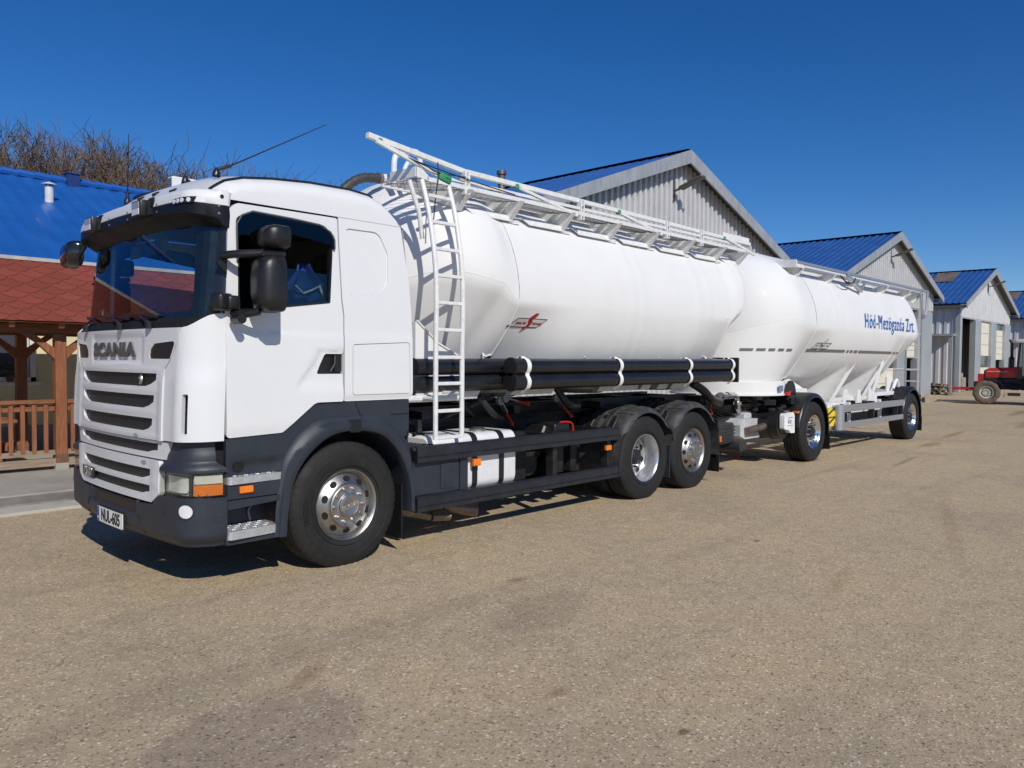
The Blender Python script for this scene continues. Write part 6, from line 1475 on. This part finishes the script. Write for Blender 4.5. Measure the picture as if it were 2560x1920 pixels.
for k in range(5): b.tube(cr([(10.0+.03*k, -.6, 1.02), (10.08+.03*k, -.75, 1.10), (10.22+.03*k, -.78, 1.04), (10.3, -.7, .94)]), .014, 5)
for k in range(14): b.box((random.uniform(9.9, 10.9), random.uniform(-1.05, -.55), random.uniform(.92, 1.14)), (random.uniform(.06, .2), random.uniform(.05, .15), random.uniform(.05, .14)), rz(random.uniform(0, 3)), .01)
b.bar((10.6, -1.0, 1.12), (10.95, -1.1, .9), .05, .05); b.tube([(8.6, -.45, .75), (9.9, -.5, .82)], .03, 8); b.tube(cr([(8.5, -.3, 1.0), (8.9, -.4, .72), (9.4, -.42, .70), (9.8, -.4, .9)]), .02, 6); b.out('air_lines', BLACK, TL)
b = MB(); b.lathe([(.001, 0), (.05, 0), (.05, .05), (.001, .06)], (10.52, -1.06, 1.17), 'z', 12); b.tube([(10.52, -1.06, 1.2), (10.56, -1.1, 1.24)], .014, 6); b.out('red_valve', REDP, TL)
b = MB(); b.bb((10.60, -1.22, .865), (10.70, -1.12, .905)); b.out('side_marker', ORANGE, TL)
b = MB(); b.bb((15.55, -1.14, .83), (15.66, -1.10, .875)); b.out('side_marker', ORANGE, TL); b = MB(); b.bb((13.62, -1.16, .80), (13.72, -1.12, .84)); b.out('side_marker', ORANGE, TL)
b = MB(); b.bb((10.18, -1.16, .905), (10.36, -1.10, .925)); b.out('hinge_plate', STAIN, TL)
# truck-side boxes under the rear overhang
b = MB(); b.bb((8.2, -1.0, .48), (8.75, -.4, .80), .02); b.tube([(8.82, -1.10, .43), (8.82, .9, .43)], .085, 20); b.bb((8.92, -1.06, .36), (9.06, -.6, .50), .01); b.bb((8.3, -.5, .7), (8.95, -.3, .9))
for k in range(5): b.bb((8.19, -1.012, .52+k*.05), (8.76, -1.0, .545+k*.05))
b.out('rear_battery_box', mat('dusty_dark_box', (.03, .03, .031), .6, var=.3), TK)
# white frame parts along the trailer
b = MB()
for y in (-.55, .55): b.bb((12.0, y-.05, .90), (16.6, y+.05, 1.0)); b.bb((12.0, y*1.9-.12, .90), (12.8, y*1.9+.12, .98))
for x0 in (13.15, 13.9, 14.55): b.prism([(x0-.12, 1.0), (x0+.0, 1.22), (x0+.12, 1.20), (x0+.02, .92), (x0-.12, .92)] if x0 < 13.5 else [(x0-.13, .92), (x0-.10, 1.18), (x0+.04, 1.20), (x0+.16, .92)], 'xz', -1.06, -1.03)
b.prism([(16.0, .98), (15.98, 1.42), (16.2, 1.55), (16.38, 1.3), (16.4, .98)], 'xz', -.92, -.89); b.bb((15.2, -.98, 1.02), (16.3, -.90, 1.10))
b.bar((15.36, -1.07, 1.9), (14.65, -1.02, .95), .06, .03, (0, 1, 0)); b.bar((15.36, -1.08, 1.88), (15.62, -1.12, 2.05), .03, .02, (0, 1, 0)); b.bar((14.62, -1.05, 1.0), (14.9, -1.05, 1.0), .05, .2)
for x in (13.0, 13.7, 14.8, 15.5): b.bb((x-.04, -.95, .78), (x+.04, .95, .94))
b.lathe([(.43, .93), (.43, .78), (.2, .7), (.001, .7)], (13.35, 0, 0), 'z', 28); b.lathe([(.43, .93), (.43, .78), (.2, .7), (.001, .7)], (15.1, 0, 0), 'z', 28); b.tube([(13.35, 0, .72), (15.1, 0, .72)], .08, 12)
b.bb((16.0, -.9, 1.04), (16.9, .9, 1.14)); b.tube(cr([(16.15, -1.0, 1.16), (16.32, -1.02, 1.35), (16.45, -1.02, 1.2)]), .035, 8); b.out('white_subframe', TANKW, TL, ang=20)
b = MB()
for xc in (13.35, 15.1): b.bar((xc+.42, -1.135, 2.0), (xc+.225, -.60, .95), .09, .012, (.94, .35, 0))
b.out('hopper_edge_flange', TANKW, TL, ang=0)
b = MB(); b.bb((13.62, -.98, .72), (15.45, -.93, .76)); b.bb((13.62, -.98, .52), (13.69, -.93, .75)); b.bb((15.40, -.98, .5), (15.5, -.93, .9)); b.out('tool_rack', RAILW, TL, ang=0)
b = MB(); b.bb((13.7, -.85, .5), (15.3, -.3, .74), .03); b.tube([(14.0, .2, .6), (15.3, .2, .6)], .14, 14); b.bb((15.6, -1.0, .45), (16.2, -.3, .9), .03); b.out('dark_tool_box', CHASS, TL)
for sg in (-1, 1):
    for z0, z1 in ((.795, .925), (.495, .605)):
        b = MB(); b.bb((12.40, sg*1.215, z0), (16.08, sg*1.255, z1), .006); b.bb((12.42, sg*1.252, z0+.035), (16.06, sg*1.258, z0+.045)); b.bb((12.42, sg*1.252, z1-.045), (16.06, sg*1.258, z1-.035)); b.out('underrun_rail', RAILAL, TL, ang=20)
    b = MB(); b.tube([(12.33, sg*1.235, .48), (12.33, sg*1.235, .945)], .115, 28); b.out('rail_end_post', RAILAL, TL)
    for x in (12.6, 14.3, 15.8): b = MB(); b.bb((x, sg*1.1, .5), (x+.06, sg*1.21, .95)); b.bb((x, sg*.5, .88), (x+.06, sg*1.15, .94)); b.out('rail_bracket', CHASS, TL, ang=0)
b = MB(); b.tube([(17.35, -1.2, .86), (17.75, -1.2, .86)], .03, 8); b.tube([(17.72, -1.2, .80), (17.72, -1.2, .92)], .03, 8); b.bb((17.3, -1.0, .62), (17.42, 1.0, .78)); b.tube([(17.36, -1.22, .6), (17.36, -1.22, 1.0)], .02, 8); b.out('rear_coupling', CHASS, TL)
for k, (z, lab) in enumerate(((.74, 'upper yellow wheel chock strapped behind the front wheel of the trailer'), (.56, 'lower yellow wheel chock behind the front wheel of the trailer'))):
    t = thing('wheel_chock', lab, 'chock', (12.05, -1.15, z), 'yellow chocks on the trailer')
    b = MB(); b.prism([(11.88, z), (12.2, z), (12.24, z+.06), (12.1, z+.155), (11.92, z+.155)] if k == 0 else [(11.9, z+.02), (12.05, z), (12.16, z), (12.26, z+.15), (11.9, z+.15)], 'xz', -1.22, -1.04); b.out('wedge', YELLOW, t, ang=0)
    b = MB(); b.bar((11.86, -1.226, z+.03), (12.2, -1.226, z+.16), .03, .008, (0, 1, 0)); b.out('strap', BLACK, t, ang=0)
